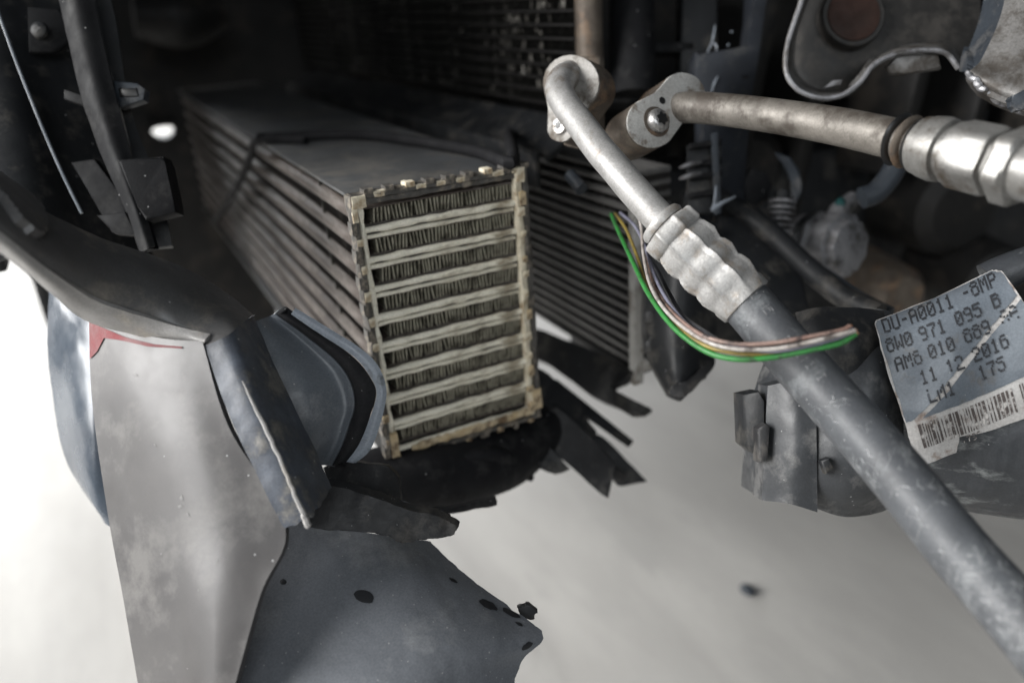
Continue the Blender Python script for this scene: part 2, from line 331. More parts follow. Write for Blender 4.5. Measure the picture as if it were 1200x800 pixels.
# ---------------------------------------------------------------- setting
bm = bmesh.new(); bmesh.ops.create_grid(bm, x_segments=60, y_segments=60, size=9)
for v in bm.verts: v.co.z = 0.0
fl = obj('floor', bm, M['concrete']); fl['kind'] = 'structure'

# unseen bonnet added above the nose of the car, out of frame, to shade the bay
bn = empty('bonnet', (0.7, 0.75, CAMZ + 0.28), 'unseen dark painted bonnet added to shade the engine bay', 'bonnet')
rows = [[Vector((x, y, CAMZ + 0.24 + 0.10 * math.sin(min(1, max(0, x / 1.2)) * 1.4))) for x in (0.06, 0.3, 0.6, 0.9, 1.3)] for y in (0.34, 0.7, 1.1, 1.5)]
b_, _ = sheet(rows, 20, 12, 0.02, back=Vector((0, 0, 1))); obj('skin', b_, M['body'], bn)

# ---------------------------------------------------------------- charge air cooler
IX0, IX1, IY0, IY1 = 0.0857, 0.1673, 0.323, 0.954
IZT = CAMZ - 0.0723; IZB = IZT - 0.1288
ic = empty('charge_air_cooler', ((IX0 + IX1) / 2, (IY0 + IY1) / 2, IZB), 'long finned aluminium cooler with its open end showing nine cream edged rows of fins', 'radiator')
NR = 9; pitch = 0.01335; z0 = IZT - 0.0105        # centre of the uppermost tube
th = 0.0078
# one tube shell, shared: rounded rectangle ring swept along Y (near end open)
def stadium(w, h, n=6):
    r = h / 2; o = []
    for k in range(n + 1):
        a = -math.pi / 2 + math.pi * k / n; o.append((w / 2 - r + r * math.cos(a), r * math.sin(a)))
    for k in range(n + 1):
        a = math.pi / 2 + math.pi * k / n; o.append((-w / 2 + r + r * math.cos(a), r * math.sin(a)))
    return o
def ring_tube(w, h, t, y0, y1):
    bm = bmesh.new(); A = stadium(w, h); B = stadium(w - 2 * t, h - 2 * t); n = len(A)
    oa = [bm.verts.new((x, y0, z)) for x, z in A]; ob = [bm.verts.new((x, y0, z)) for x, z in B]
    pa = [bm.verts.new((x, y1, z)) for x, z in A]; pb = [bm.verts.new((x, y1, z)) for x, z in B]
    for i in range(n):
        j = (i + 1) % n
        bm.faces.new((oa[i], oa[j], ob[j], ob[i])); bm.faces.new((oa[i], pa[i], pa[j], oa[j]))
        bm.faces.new((ob[i], ob[j], pb[j], pb[i])); bm.faces.new((pa[i], pb[i], pb[j], pa[j]))
    return bm
def share(name, me, m, parent, loc):
    o = bpy.data.objects.new(name, me); COL.objects.link(o); o.parent = parent; o.location = Vector(loc) - ppos(parent); return o
icx = (IX0 + IX1) / 2; IW = IX1 - IX0
tb = obj('tube', ring_tube(IW - 0.003, th, 0.0007, 0, IY1 - IY0 - 0.004), M['core'], ic); tme = tb.data
# re-centre the shared mesh on the tube's near end
off = tb.location + ic.location; d0 = Vector((min(v.co.x for v in tme.vertices), min(v.co.y for v in tme.vertices), 0))
for v in tme.vertices: v.co += Vector((0, -d0.y, 0))
def fin_mesh(w, h, pitch_, depth, th_=0.0003, wob=0.0):
    """corrugated strip: loops side by side along X, running back along Y"""
    n = int(w / pitch_ * 2); bm = bmesh.new(); pts = []
    for i in range(n + 1):
        x = -w / 2 + w * i / n; up = h / 2 if i % 2 else -h / 2
        q = pitch_ * 0.225
        j = random.uniform(-wob, wob)
        pts += [(x - q + j, up * 0.8), (x - q * .5 + j, up), (x + q * .5 + j, up), (x + q + j, up * 0.8)]
    a = []; b = []; c = []; d = []
    for x, z in pts:
        a.append(bm.verts.new((x - th_, 0, z))); b.append(bm.verts.new((x + th_, 0, z)))
        c.append(bm.verts.new((x - th_, depth, z))); d.append(bm.verts.new((x + th_, depth, z)))
    for i in range(len(pts) - 1):
        bm.faces.new((a[i], a[i + 1], b[i + 1], b[i])); bm.faces.new((a[i], c[i], c[i + 1], a[i + 1])); bm.faces.new((b[i], b[i + 1], d[i + 1], d[i]))
    return bm
def keep(name, bm, m):
    me = bpy.data.meshes.new(name)
    for f in bm.faces: f.smooth = False
    bm.to_mesh(me); bm.free(); me.materials.append(m); return me
for r in range(NR):
    z = z0 - r * pitch
    if r == 0: tb.location = Vector((icx, IY0 + 0.001, z)) - ic.location
    else: share('tube', tme, None, ic, (icx, IY0 + 0.001, z))
    fm = keep('internal_fin', fin_mesh(IW - 0.014 + random.uniform(-.001, .001), th - 0.0006, 0.0034, 0.06, wob=0.0005), M['fin'])
    share('internal_fin', fm, None, ic, (icx + 0.002, IY0 + 0.0014 + random.uniform(0, .0006), z))
    # dark stop far inside the tubes
    # outside fins between this tube and the next
sideme = None
for r in range(NR + 1):
    z = z0 + pitch / 2 - r * pitch
    if sideme is None:
        bmf = bmesh.new(); n = 320; L_ = IY1 - IY0 - 0.012; hh = pitch - th - 0.0004; prev = None
        for i in range(n + 1):
            y = L_ * i / n; zz = hh / 2 if i % 2 else -hh / 2
            a = bmf.verts.new((-IW / 2 + 0.004, y, zz)); b = bmf.verts.new((IW / 2 - 0.004, y, zz))
            if prev: bmf.faces.new((prev[0], a, b, prev[1]))
            prev = (a, b)
        sideme = keep('cooling_fin', bmf, M['core_fin'])
    hz = z
    share('cooling_fin', sideme, None, ic, (icx, IY0 + 0.008, hz))
obj('top_plate', box((IX0 - 0.0005, IY0 + 0.004, IZT - 0.0016), (IX1 + 0.0005, IY1, IZT), bev=0.0004), M['top_plate'], ic)
obj('bottom_plate', box((IX0 - 0.0005, IY0 + 0.004, IZB), (IX1 + 0.0005, IY1, IZB + 0.0016), bev=0.0004), M['top_plate'], ic)
obj('inner_stop', box((IX0 + 0.003, IY0 + 0.063, IZB + 0.003), (IX1 - 0.003, IY0 + 0.064, IZT - 0.003)), M['tube_in'], ic)  # dark plate across the core behind the fins
# header rim at the open end: four rails
def rail(name, a, b, wd_, dp, m, amp=0.0004):
    n = 26; ctrl = [a.lerp(b, i / n) for i in range(n + 1)]
    bm = bmesh.new(); ax = (b - a).normalized(); Yv = Vector((0, 1, 0)); S = ax.cross(Yv); prev = None
    for i, p in enumerate(ctrl):
        j = lambda: random.uniform(-amp, amp)
        ring = [bm.verts.new(p + S * (sx * wd_ / 2 + j()) + Yv * (sy * dp / 2 + j())) for sx, sy in ((-1, -.6), (-.6, -1), (.6, -1), (1, -.6), (1, 1), (-1, 1))]
        if prev:
            for k in range(6): bm.faces.new((prev[k], prev[(k + 1) % 6], ring[(k + 1) % 6], ring[k]))
        else: bm.faces.new(ring[::-1])
        prev = ring
    bm.faces.new(prev)
    return obj(name, bm, m, ic)
yy = IY0
rt = rail('header_rim', Vector((IX0, yy, IZT - 0.001)), Vector((IX1, yy, IZT - 0.001)), 0.0028, 0.006, M['rim'])
rail('header_rim', Vector((IX0 + 0.0005, yy, IZT)), Vector((IX0 + 0.0005, yy, IZB)), 0.0034, 0.006, M['rim'])
rail('header_rim', Vector((IX1 - 0.0005, yy, IZT)), Vector((IX1 - 0.0005, yy, IZB)), 0.0034, 0.006, M['rim'])
rail('header_rim', Vector((IX0, yy, IZB + 0.001)), Vector((IX1, yy, IZB + 0.001)), 0.0030, 0.006, M['rim'])
# sealant inside the rim
rail('sealant_line', Vector((IX0 + 0.003, yy - 0.001, IZT - 0.0035)), Vector((IX1 - 0.004, yy - 0.001, IZT - 0.0032)), 0.0026, 0.003, M['rim'], 0.0003)
rail('sealant_line', Vector((IX1 - 0.0042, yy - 0.0012, IZT - 0.002)), Vector((IX1 - 0.0042, yy - 0.0012, IZB + 0.003)), 0.0034, 0.0032, M['sealant'], 0.0005)
rail('sealant_line', Vector((IX0 + 0.012, yy - 0.0014, IZB + 0.0045)), Vector((IX1 - 0.004, yy - 0.0014, IZB + 0.0045)), 0.0036, 0.0034, M['sealant_rust'], 0.0006)
rail('sealant_line', Vector((IX0 + 0.0036, yy - 0.0008, IZT - 0.003)), Vector((IX0 + 0.0036, yy - 0.0008, IZB + 0.003)), 0.0022, 0.0026, M['bead'], 0.0005)
# pale beads between the tube mouths, each pair a ridge and a thinner lip
def bead(z, r, dy, x0, x1, name='bead'):
    ctrl = [Vector((x0 + (x1 - x0) * i / 14, yy + dy + random.uniform(-.0002, .0002), z + random.uniform(-.00022, .00022))) for i in range(15)]
    return obj(name, tube(ctrl, [r * random.uniform(.8, 1.2) for _ in range(15)], 10, 42), M['bead'], ic)
for r in range(NR + 1):
    z = z0 + pitch / 2 - r * pitch
    if r == 0: continue
    if r == NR:
        bead(z + 0.0006, 0.0014, -0.0004, IX0 + 0.005, IX1 - 0.006); continue
    bead(z + 0.0014, 0.0015, -0.0006, IX0 + 0.0035, IX1 - 0.0055)
    bead(z - 0.0019, 0.0010, 0.0002, IX0 + 0.0045, IX1 - 0.0062)
    obj('header_web', box((IX0 + 0.002, yy + 0.0006, z - 0.0029), (IX1 - 0.003, yy + 0.002, z + 0.0029)), M['rim'], ic)
# crimp tabs and cream lumps round the rim
def lump(c, sx, sy, sz, m, name):
    bm = bmesh.new(); bmesh.ops.create_cube(bm, size=1, matrix=Matrix.Translation(c) @ Matrix.Diagonal((sx * .8, sy, sz * .85, 1)))
    bmesh.ops.subdivide_edges(bm, edges=bm.edges[:], cuts=2, use_grid_fill=True)
    for v in bm.verts:
        d = v.co - c; k = Vector((d.x / sx, d.y / sy, d.z / sz)).length
        v.co = c + d * (1 - 0.25 * max(0, k - 0.45)) + Vector((noise.noise(v.co * 700), noise.noise(v.co * 700 + Vector((9, 0, 0))), noise.noise(v.co * 700 + Vector((0, 9, 0))))) * 0.0004
    return obj(name, bm, m, ic)
for i in range(9):      # along the top
    x = IX0 + 0.004 + i * 0.0092
    lump(Vector((x + 0.0036, yy - 0.0004, IZT + 0.0008)), 0.0054, 0.0062, 0.0026, M['rim'] if i % 4 != 2 else M['sealant'], 'crimp_tab')
    if i in (0, 2, 3, 4, 6, 7): lump(Vector((x + 0.009 - 0.0006, yy - 0.0018, IZT - 0.0008)), random.uniform(.004, .0085), 0.003, random.uniform(.002, .0032), M['sealant'], 'sealant_lump')
lump(Vector((IX0 + 0.0028, yy - 0.0022, IZT - 0.0028)), 0.0075, 0.0035, 0.0062, M['sealant'], 'sealant_lump')
lump(Vector((IX0 + 0.0006, yy - 0.0016, IZT - 0.0080)), 0.0030, 0.0035, 0.0085, M['sealant'], 'sealant_lump')
lump(Vector((IX1 - 0.0030, yy - 0.0020, IZT - 0.0030)), 0.0050, 0.0035, 0.0080, M['sealant'], 'sealant_lump')
for i in range(10):     # down the left
    z = IZT - 0.014 - i * 0.0121
    lump(Vector((IX0 - 0.0006, yy - 0.0004, z)), 0.0030, 0.0064, 0.0066, M['rim'], 'crimp_tab')
    if i < 9: lump(Vector((IX0 + 0.0012, yy - 0.0018, z - 0.0062)), random.uniform(.0026, .0042), 0.003, random.uniform(.003, .0055), M['sealant'] if i < 6 else M['sealant_rust'], 'sealant_lump')
for i in range(9):      # along the bottom: broken, rusty
    x = IX0 + 0.004 + i * 0.0088
    lump(Vector((x + 0.002, yy - 0.0008, IZB + random.uniform(-.001, .0006))), random.uniform(.003, .006), 0.0055, random.uniform(.002, .0036), M['rim'] if i % 2 else M['sealant_rust'], 'crimp_tab')
for i in range(12):     # right: torn sealant shreds
    z = IZT - 0.012 - i * 0.0099 + random.uniform(-.002, .002)
    lump(Vector((IX1 - 0.0036 + random.uniform(-.001, .0012), yy - 0.0026, z)), random.uniform(.002, .0048), 0.0022, random.uniform(.003, .008), M['sealant'] if i % 3 and i < 9 else M['sealant_rust'], 'sealant_lump')
lump(Vector((IX1 - 0.001, yy - 0.0015, IZB + 0.011)), 0.0065, 0.004, 0.014, M['sealant_rust'], 'sealant_lump')
lump(Vector((IX0 + 0.0035, yy - 0.0015, IZB + 0.009)), 0.005, 0.004, 0.016, M['sealant_rust'], 'sealant_lump')
# plastic strap round the cooler and a cable lying on top
zt = IZT
st = [PX(318, 172, IX0 - 0.0012) + Vector((0.02, 0, 0.0)), PX(303, 164, IX0 - 0.0018), PX(292, 186, IX0 - 0.0022), PX(276, 222, IX0 - 0.0026), PX(250, 262, IX0 - 0.002)]
st[0].z = zt + 0.0022; st[1].z = zt + 0.0012
tag(obj('strap', tube(st, 0.0025, 8, 40), M['matte']), 'thin black strap bent down over the cooler side', 'strap')
cb = [PZ(303, 162, zt + 0.0028), PZ(352, 160, zt + 0.0028), PZ(420, 158, zt + 0.0028), PZ(490, 166, zt + 0.0028), PZ(560, 178, zt + 0.0028), PZ(600, 190, zt + 0.003), Vector((0.2, 0.40, zt + 0.001)), Vector((0.226, 0.44, zt - 0.01))]
tag(obj('loom', tube(cb, [0.0030, .0032, .0032, .003, .003, .003, .003, .003], 14, 70), M['matte']), 'black taped loom lying across the cooler top', 'loom')

# ---------------------------------------------------------------- finned radiators behind the cooler
def finned(th_name, label, X, Y0, Y1, Z0, Z1, pit, tubeh, deep, mt, mf, n_fin, cat='radiator'):
    e = empty(th_name, (X + deep / 2, (Y0 + Y1) / 2, Z0), label, cat)
    n = int((Z1 - Z0) / pit); tmesh = None; fmesh = None
    for i in range(n + 1):
        z = Z0 + i * pit
        if tmesh is None:
            tmesh = keep('tube', box((0, 0, -tubeh / 2), (deep, Y1 - Y0, tubeh / 2), bev=tubeh * 0.35), mt)
            b = bmesh.new(); prev = None; h = pit - tubeh
            for k in range(n_fin + 1):
                y = (Y1 - Y0) * k / n_fin; zz = h / 2 if k % 2 else -h / 2; j = random.uniform(0, .0012)
                a, c = b.verts.new((0.0012 + j, y, zz)), b.verts.new((deep - .001, y, zz))
                if prev: b.faces.new((prev[0], a, c, prev[1]))
                prev = (a, c)
            fmesh = keep('fin', b, mf)
        share('tube', tmesh, None, e, (X, Y0, z))
        if i < n: share('fin', fmesh, None, e, (X, Y0, z + pit / 2))
    return e
RZ0 = CAMZ - 0.203
ar = finned('auxiliary_radiator', 'grey ribbed low radiator standing behind the open cooler', 0.238, 0.336, 0.98, RZ0, CAMZ - 0.088, 0.0063, 0.0034, 0.024, M['core_grey'], M['core_fin'], 360)
# torn end plate with tabs on its near edge
obj('end_plate', box((0.234, 0.3305, RZ0 - 0.004), (0.2405, 0.336, CAMZ - 0.092), bev=0.0006), M['alu_oxide'], ar)
for i in range(5):
    obj('tab', box((0.2405, 0.329, RZ0 + 0.004 + i * 0.013), (0.2465, 0.3335, RZ0 + 0.011 + i * 0.013), bev=0.0006), M['alu_oxide'] if i % 2 == 0 else M['sheet_dark'], ar)
cd = finned('condenser', 'sooty dark condenser with bent shiny fins behind the coolers', 0.246, 0.405, 1.05, CAMZ - 0.063, CAMZ + 0.09, 0.0074, 0.0014, 0.02, M['core_dark'], M['fin_shiny'], 300)
obj('header_tank', tube([Vector((0.252, 0.398, CAMZ - 0.04)), Vector((0.252, 0.398, CAMZ + 0.02)), Vector((0.252, 0.398, CAMZ + 0.1))], 0.0075, 18, 10), M['cast_dirty'], cd)
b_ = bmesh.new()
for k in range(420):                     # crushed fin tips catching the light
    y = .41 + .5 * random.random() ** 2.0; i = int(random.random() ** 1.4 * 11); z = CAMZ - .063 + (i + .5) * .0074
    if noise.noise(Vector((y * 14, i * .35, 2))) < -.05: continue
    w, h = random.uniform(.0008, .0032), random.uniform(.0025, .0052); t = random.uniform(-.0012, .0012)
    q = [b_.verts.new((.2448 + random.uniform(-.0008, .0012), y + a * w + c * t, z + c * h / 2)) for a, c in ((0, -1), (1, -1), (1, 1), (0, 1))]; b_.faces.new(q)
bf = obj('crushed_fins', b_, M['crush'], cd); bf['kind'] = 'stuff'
ag = empty('air_guide', (0.225, 0.7, CAMZ - 0.09), 'black plastic air guide strip between the two finned radiators', 'guide')
b_, _ = sheet([[Vector((0.205, y, CAMZ - 0.078 + 0.003 * math.sin(y * 30))) for y in (0.37, 0.5, 0.7, 0.95)], [Vector((0.222, y, CAMZ - 0.072)) for y in (0.37, 0.5, 0.7, 0.95)], [Vector((0.236, y, CAMZ - 0.066)) for y in (0.37, 0.5, 0.7, 0.95)]], 30, 8, 0.003)
obj('ledge', b_, M['plastic'], ag)
obj('lip', box((0.2, 0.372, CAMZ - 0.097), (0.2035, 0.95, CAMZ - 0.076), bev=0.001), M['plastic'], ag)
obj('clip', tube([PX(668, 205, 0.2), PX(674, 212, 0.2), PX(682, 222, 0.2)], 0.0032, 10, 12), M['bluish'], ag)

# ---------------------------------------------------------------- refrigerant pipe with crimp and rubber hose
hp = empty('refrigerant_hose', P(860, 345, 0.29), 'bent aluminium pipe crimped to a thick black rubber hose crossing the label', 'hose')
# flange block: lobed plate
def lobed(c1, r1, c2, r2, n=14):
    """outline round two circles (tear drop)"""
    d = c2 - c1; ang = math.atan2(d.y, d.x); L_ = d.length; ph = math.acos(max(-1, min(1, (r1 - r2) / L_))); o = []
    for k in range(n + 1):
        a = ang + ph + (2 * math.pi - 2 * ph) * k / n; o.append(Vector((c1.x + r1 * math.cos(a), c1.y + r1 * math.sin(a))))
    for k in range(n + 1):
        a = ang - ph + 2 * ph * k / n; o.append(Vector((c2.x + r2 * math.cos(a), c2.y + r2 * math.sin(a))))
    return o
def flange(pa, ra, pb, rb, d, tilt, thick, mface, mbody, parent):
    """flange facing the photographer; pa, pb pixel centres; tilt(px,py) gives depth"""
    ol = lobed(Vector(pa), ra, Vector(pb), rb)
    m1, m2 = Vector(pa), Vector(pb); axd = (m2 - m1).normalized(); k = len(ol) // 2
    def waist(i, j):
        c = (ol[i] + ol[j]) / 2; f = c - m1; foot = m1 + axd * f.dot(axd); return foot + (c - foot) * 0.8
    ol = ol[:k] + [waist(k - 1, k)] + ol[k:] + [waist(-1, 0)]
    pts = [P(q.x, q.y, tilt(q.x, q.y)) for q in ol]
    n = (pts[1] - pts[0]).cross(pts[len(pts) // 2] - pts[0])
    n = sum(((pts[i] - pts[0]).cross(pts[i + 1] - pts[0]) for i in range(1, len(pts) - 1)), Vector()).normalized()
    if n.dot(VIEW) < 0: n = -n
    obj('flange_face', plate(pts, n * 0.0012, bev=0.0004), mface, parent)
    obj('flange_block', plate([p + n * 0.0014 for p in pts], n * thick, bev=0.0006), mbody, parent)
    return n
t1 = lambda x, y: 0.352 - (x - 660) * 0.0003
nf1 = flange((669, 97), 33, (657, 150), 16, 0.35, t1, 0.012, M['flange_dull'], M['cast_dirty'], hp)
obj('mount_plate', PL([(676, 66, .372), (703, 66, .372), (704, 172, .372), (690, 178, .372), (660, 170, .372)], nf1 * 0.004), M['cast_dirty'], hp)
b1 = P(657, 148, t1(657, 148))
obj('bolt', lathe(b1 - nf1 * 0.002, b1 + nf1 * 0.003, [(0, .0026), (0.05, .0036), (0.6, .0042), (1, .0042)], 18), M['steel'], hp)
obj('bolt_recess', lathe(b1 - nf1 * 0.00215, b1 - nf1 * 0.001, [(0, .0018), (1, .0018)], 12, mod=lambda t, a: 1 + .22 * math.cos(6 * a)), M['oring'], hp)
pc = [P(676, 84, .362), P(668, 88, .352), P(659, 94, .343), P(656, 108, .336), P(665, 126, .330), P(682, 148, .322), P(703, 176, .312), P(722, 198, .306), P(742, 222, .301), P(780, 264, .293)]
obj('pipe', tube(pc, [.0062, .0062, .0062, .0061, .006, .006, .006, .006, .006, .006], 28, 80), M['alu'], hp)
A, B = P(772, 258, .295), P(872, 352, .2845)
ax = (B - A)
fr = [(0, .0062), (.01, .0085), (.045, .0092), (.085, .0086), (.09, .0078), (.105, .0078), (.11, .0105), (.13, .0112), (.24, .0112), (.265, .0100), (.30, .0108), (.40, .0117), (.46, .0109), (.50, .0104), (.535, .0112), (.60, .0117), (.66, .0110), (.695, .0104), (.73, .0110), (.80, .0114), (.86, .0108), (.89, .0104), (.93, .0106), (1.02, .0104), (1.03, .0098)]
fer = obj('ferrule', lathe(A, B, fr, 112, mod=lambda t, a: (min(1.03, .962 / math.cos((a + .2) % (math.pi / 4) - math.pi / 8)) * (1.045 if ((a + .2) % (math.pi / 4)) < .09 else 1) if .10 < t < .93 else 1) + 0.006 * math.sin(3 * a + 9 * t) + (.03 * noise.noise(Vector((math.cos(a) * 4, math.sin(a) * 4, t * 9))) if t > .9 else 0)), M['alu_crimp'], hp, sharp=50)
hc = [P(864, 344, .2855), P(886, 368, .2815), P(940, 430, .271), P(1000, 496, .2595), P(1060, 566, .248), P(1120, 640, .236), P(1180, 708, .2235), P(1250, 790, .208)]
obj('hose', tube(hc, .0091, 40, 120, prof=lambda t, a: 1 + .01 * noise.noise(Vector((t * 12, math.cos(a), math.sin(a))))), M['rubber'], hp)

# dot matrix lettering
F5 = {'0': '0E1113151911 0E', '1': '040C0404040E', '2': '', }
FONT = {'0': '01110 10001 10011 10101 11001 10001 01110', '1': '00100 01100 00100 00100 00100 00100 01110', '2': '01110 10001 00001 00110 01000 10000 11111',
        '5': '11111 10000 11110 00001 00001 10001 01110', '6': '01110 10000 11110 10001 10001 10001 01110', '7': '11111 00001 00010 00100 00100 00100 00100',
        '8': '01110 10001 01110 10001 10001 10001 01110', '9': '01110 10001 10001 01111 00001 00001 01110', 'A': '01110 10001 10001 11111 10001 10001 10001',
        'B': '11110 10001 11110 10001 10001 10001 11110', 'W': '10001 10001 10001 10101 10101 11011 10001', 'M': '10001 11011 10101 10101 10001 10001 10001',
        'S': '01111 10000 01110 00001 00001 10001 01110', 'D': '11110 10001 10001 10001 10001 10001 11110', 'U': '10001 10001 10001 10001 10001 10001 01110',
        '-': '00000 00000 00000 01110 00000 00000 00000', 'P': '11110 10001 10001 11110 10000 10000 10000', 'L': '10000 10000 10000 10000 10000 10000 11111',
        'T': '11111 00100 00100 00100 00100 00100 00100', 'I': '01110 00100 00100 00100 00100 00100 01110', 'E': '11111 10000 11110 10000 10000 10000 11111',
        'N': '10001 11001 10101 10101 10011 10001 10001', ' ': '00000 00000 00000 00000 00000 00000 00000', '(': '00010 00100 01000 01000 01000 00100 00010', ')': '01000 00100 00010 00010 00010 00100 01000'}
def letters(text, f, u0, v0, cw, ch, bm, gap=1.25, skip=0.0):
    """dots of a 5x7 print head laid on the surface f(u, v, lift)"""
    for i, c in enumerate(text):
        g = FONT[c].split()
        for r, row in enumerate(g):
            k = 0
            while k < 5:
                if row[k] == '1':
                    e = k
                    while e < 5 and row[e] == '1': e += 1
                    if random.random() >= skip:
                        ua, ub = u0 + cw * (i * gap + k / 5), u0 + cw * (i * gap + e / 5 + 0.02); va, vb = v0 + ch * r / 7, v0 + ch * (r + 1.12) / 7
                        lo = [f(ua, va, .00005), f(ub, va, .00005), f(ub, vb, .00005), f(ua, vb, .00005)]; hi = [f(ua, va, .00012), f(ub, va, .00012), f(ub, vb, .00012), f(ua, vb, .00012)]
                        vv = [bm.verts.new(p) for p in lo + hi]
                        bm.faces.new(vv[4:]); bm.faces.new(vv[3::-1])
                        for q in range(4): bm.faces.new((vv[q], vv[(q + 1) % 4], vv[4 + (q + 1) % 4], vv[4 + q]))
                    k = e
                else: k += 1
    return bm
hpts = [spl(hc, i / 200) for i in range(201)]; HT, HN = frames(hpts)
def hose_f(ang):
    def f(u, v, h=0):
        i = min(199, max(0, int(u * 200))); s = u * 200 - i; p = hpts[i].lerp(hpts[i + 1], s); T = HT[i]
        to = (Vector((0, 0, CAMZ)) - p); to = (to - to.dot(T) * T).normalized(); sd = T.cross(to).normalized()
        if sd.dot(c2w(Vector((1, -1, 0)))) > 0: pass
        else: sd = -sd
        a = ang - v
        return p + (to * math.cos(a) + sd * math.sin(a)) * (0.0092 + h)
    return f
b_ = bmesh.new(); hf = hose_f(0.62)
letters('MD', hf, 0.056, 0, 0.0125, 0.36, b_, skip=.15); letters('(L)', hf, 0.095, 0, 0.0125, 0.36, b_, gap=1.0, skip=.1); letters('UE', hf, 0.150, 0, 0.0125, 0.36, b_, skip=.3)
hf2 = hose_f(0.45); letters('MULTIDI', hf2, 0.235, 0, 0.0125, 0.36, b_, skip=.25)
obj('lettering', b_, M['hose_print'], hp)
# pale scrapes on the rubber
b_ = bmesh.new()
for k in range(260):
    u = random.choice((random.uniform(.35, .62), random.uniform(.62, .95), random.uniform(.74, .93), random.uniform(.74, .9))); a = random.uniform(-1.1, 1.2); f = hose_f(a); ln = random.uniform(.004, .03); sl = random.uniform(-.7, .7); w = random.uniform(.008, .035)
    q = []
    for s in range(6):
        q.append((u + ln * s / 5, sl * s / 5 + .06 * math.sin(s * 1.7 + k), w * (0.25 + math.sin(math.pi * (s + .3) / 5.6))))
    up = [b_.verts.new(f(x, y - ww / 2, .00012)) for x, y, ww in q]; dn = [b_.verts.new(f(x, y + ww / 2, .00012)) for x, y, ww in q]
    for s in range(5): b_.faces.new((up[s], up[s + 1], dn[s + 1], dn[s]))
obj('scuff', b_, M['scuff'], hp)

# ---------------------------------------------------------------- second refrigerant pipe
rp = empty('refrigerant_pipe', P(900, 150, .32), 'brownish aluminium pipe with bolted flange and silver hexed crimp', 'pipe')
t2 = lambda x, y: 0.338 + (x - 770) * 0.00022 + (y - 130) * -0.00006
nf2 = flange((800, 112), 27, (765, 143), 30, .34, t2, 0.016, M['alu_oxide'], M['cast_dirty'], rp)
b2 = P(769, 143, t2(769, 143))
obj('bolt_washer', lathe(b2 - nf2 * .0004, b2 + nf2 * .001, [(0, .0066), (1, .0066)], 24), M['cast_dirty'], rp)
obj('bolt', lathe(b2 - nf2 * .0042, b2, [(0, .0030), (.12, .0042), (.45, .0050), (1, .0052)], 24), M['steel'], rp)
obj('bolt_recess', lathe(b2 - nf2 * .0045, b2 - nf2 * .003, [(0, .0025), (1, .0025)], 24, mod=lambda t, a: 1 + .2 * math.cos(6 * a)), M['oring'], rp)
b3 = P(776, 118, t2(776, 118)); obj('vent_hole', lathe(b3 - nf2 * .0002, b3 + nf2 * .001, [(0, .0016), (1, .0016)], 12), M['oring'], rp)
p2 = [P(790, 128, .350), P(812, 126, .340), P(860, 130, .326), P(920, 138, .310), P(990, 150, .292), P(1052, 164, .277), P(1072, 168, .272)]
obj('pipe', tube(p2, [.0066, .0066, .0066, .0067, .0069, .0070, .0070], 28, 60), M['alu_dirty'], rp)
c0, c1 = P(1050, 163, .2775), P(1082, 171, .2695)
for k, (ta, tb_) in enumerate(((0, .22), (.34, .60), (.68, .98))):
    obj('seal_ring', lathe(c0.lerp(c1, ta), c0.lerp(c1, tb_), [(0, .0070), (.2, .0086), (.5, .0092), (.8, .0086), (1, .0070)], 28), M['oring'] if k != 1 else M['cast_dirty'], rp)
f0, f1 = P(1074, 169, .2715), P(1235, 206, .233)
obj('ferrule', lathe(f0, f1, [(0, .0070), (.008, .0084), (.05, .0090), (.055, .0096), (.11, .0098), (.115, .0102), (.20, .0107), (.262, .0102), (.272, .0086), (.30, .0084), (.318, .0086), (.328, .0102), (.36, .0109), (.58, .0109), (.62, .0104), (.632, .0086), (.665, .0086), (.675, .0108), (.70, .0118), (.80, .0118), (.82, .0108), (.83, .0094), (1, .0092)], 72,
    mod=lambda t, a: min(1.02, .925 / math.cos((a + .35) % (math.pi / 3) - math.pi / 6)) if .33 < t < .82 else 1 + .006 * math.cos(5 * a)), M['alu_hex'], rp, sharp=30)
hh_ = P(1099, 161, .2585); obj('crimp_hole', lathe(hh_ - VIEW * .0006, hh_ + VIEW * .004, [(0, .0014), (1, .0014)], 12), M['oring'], rp)

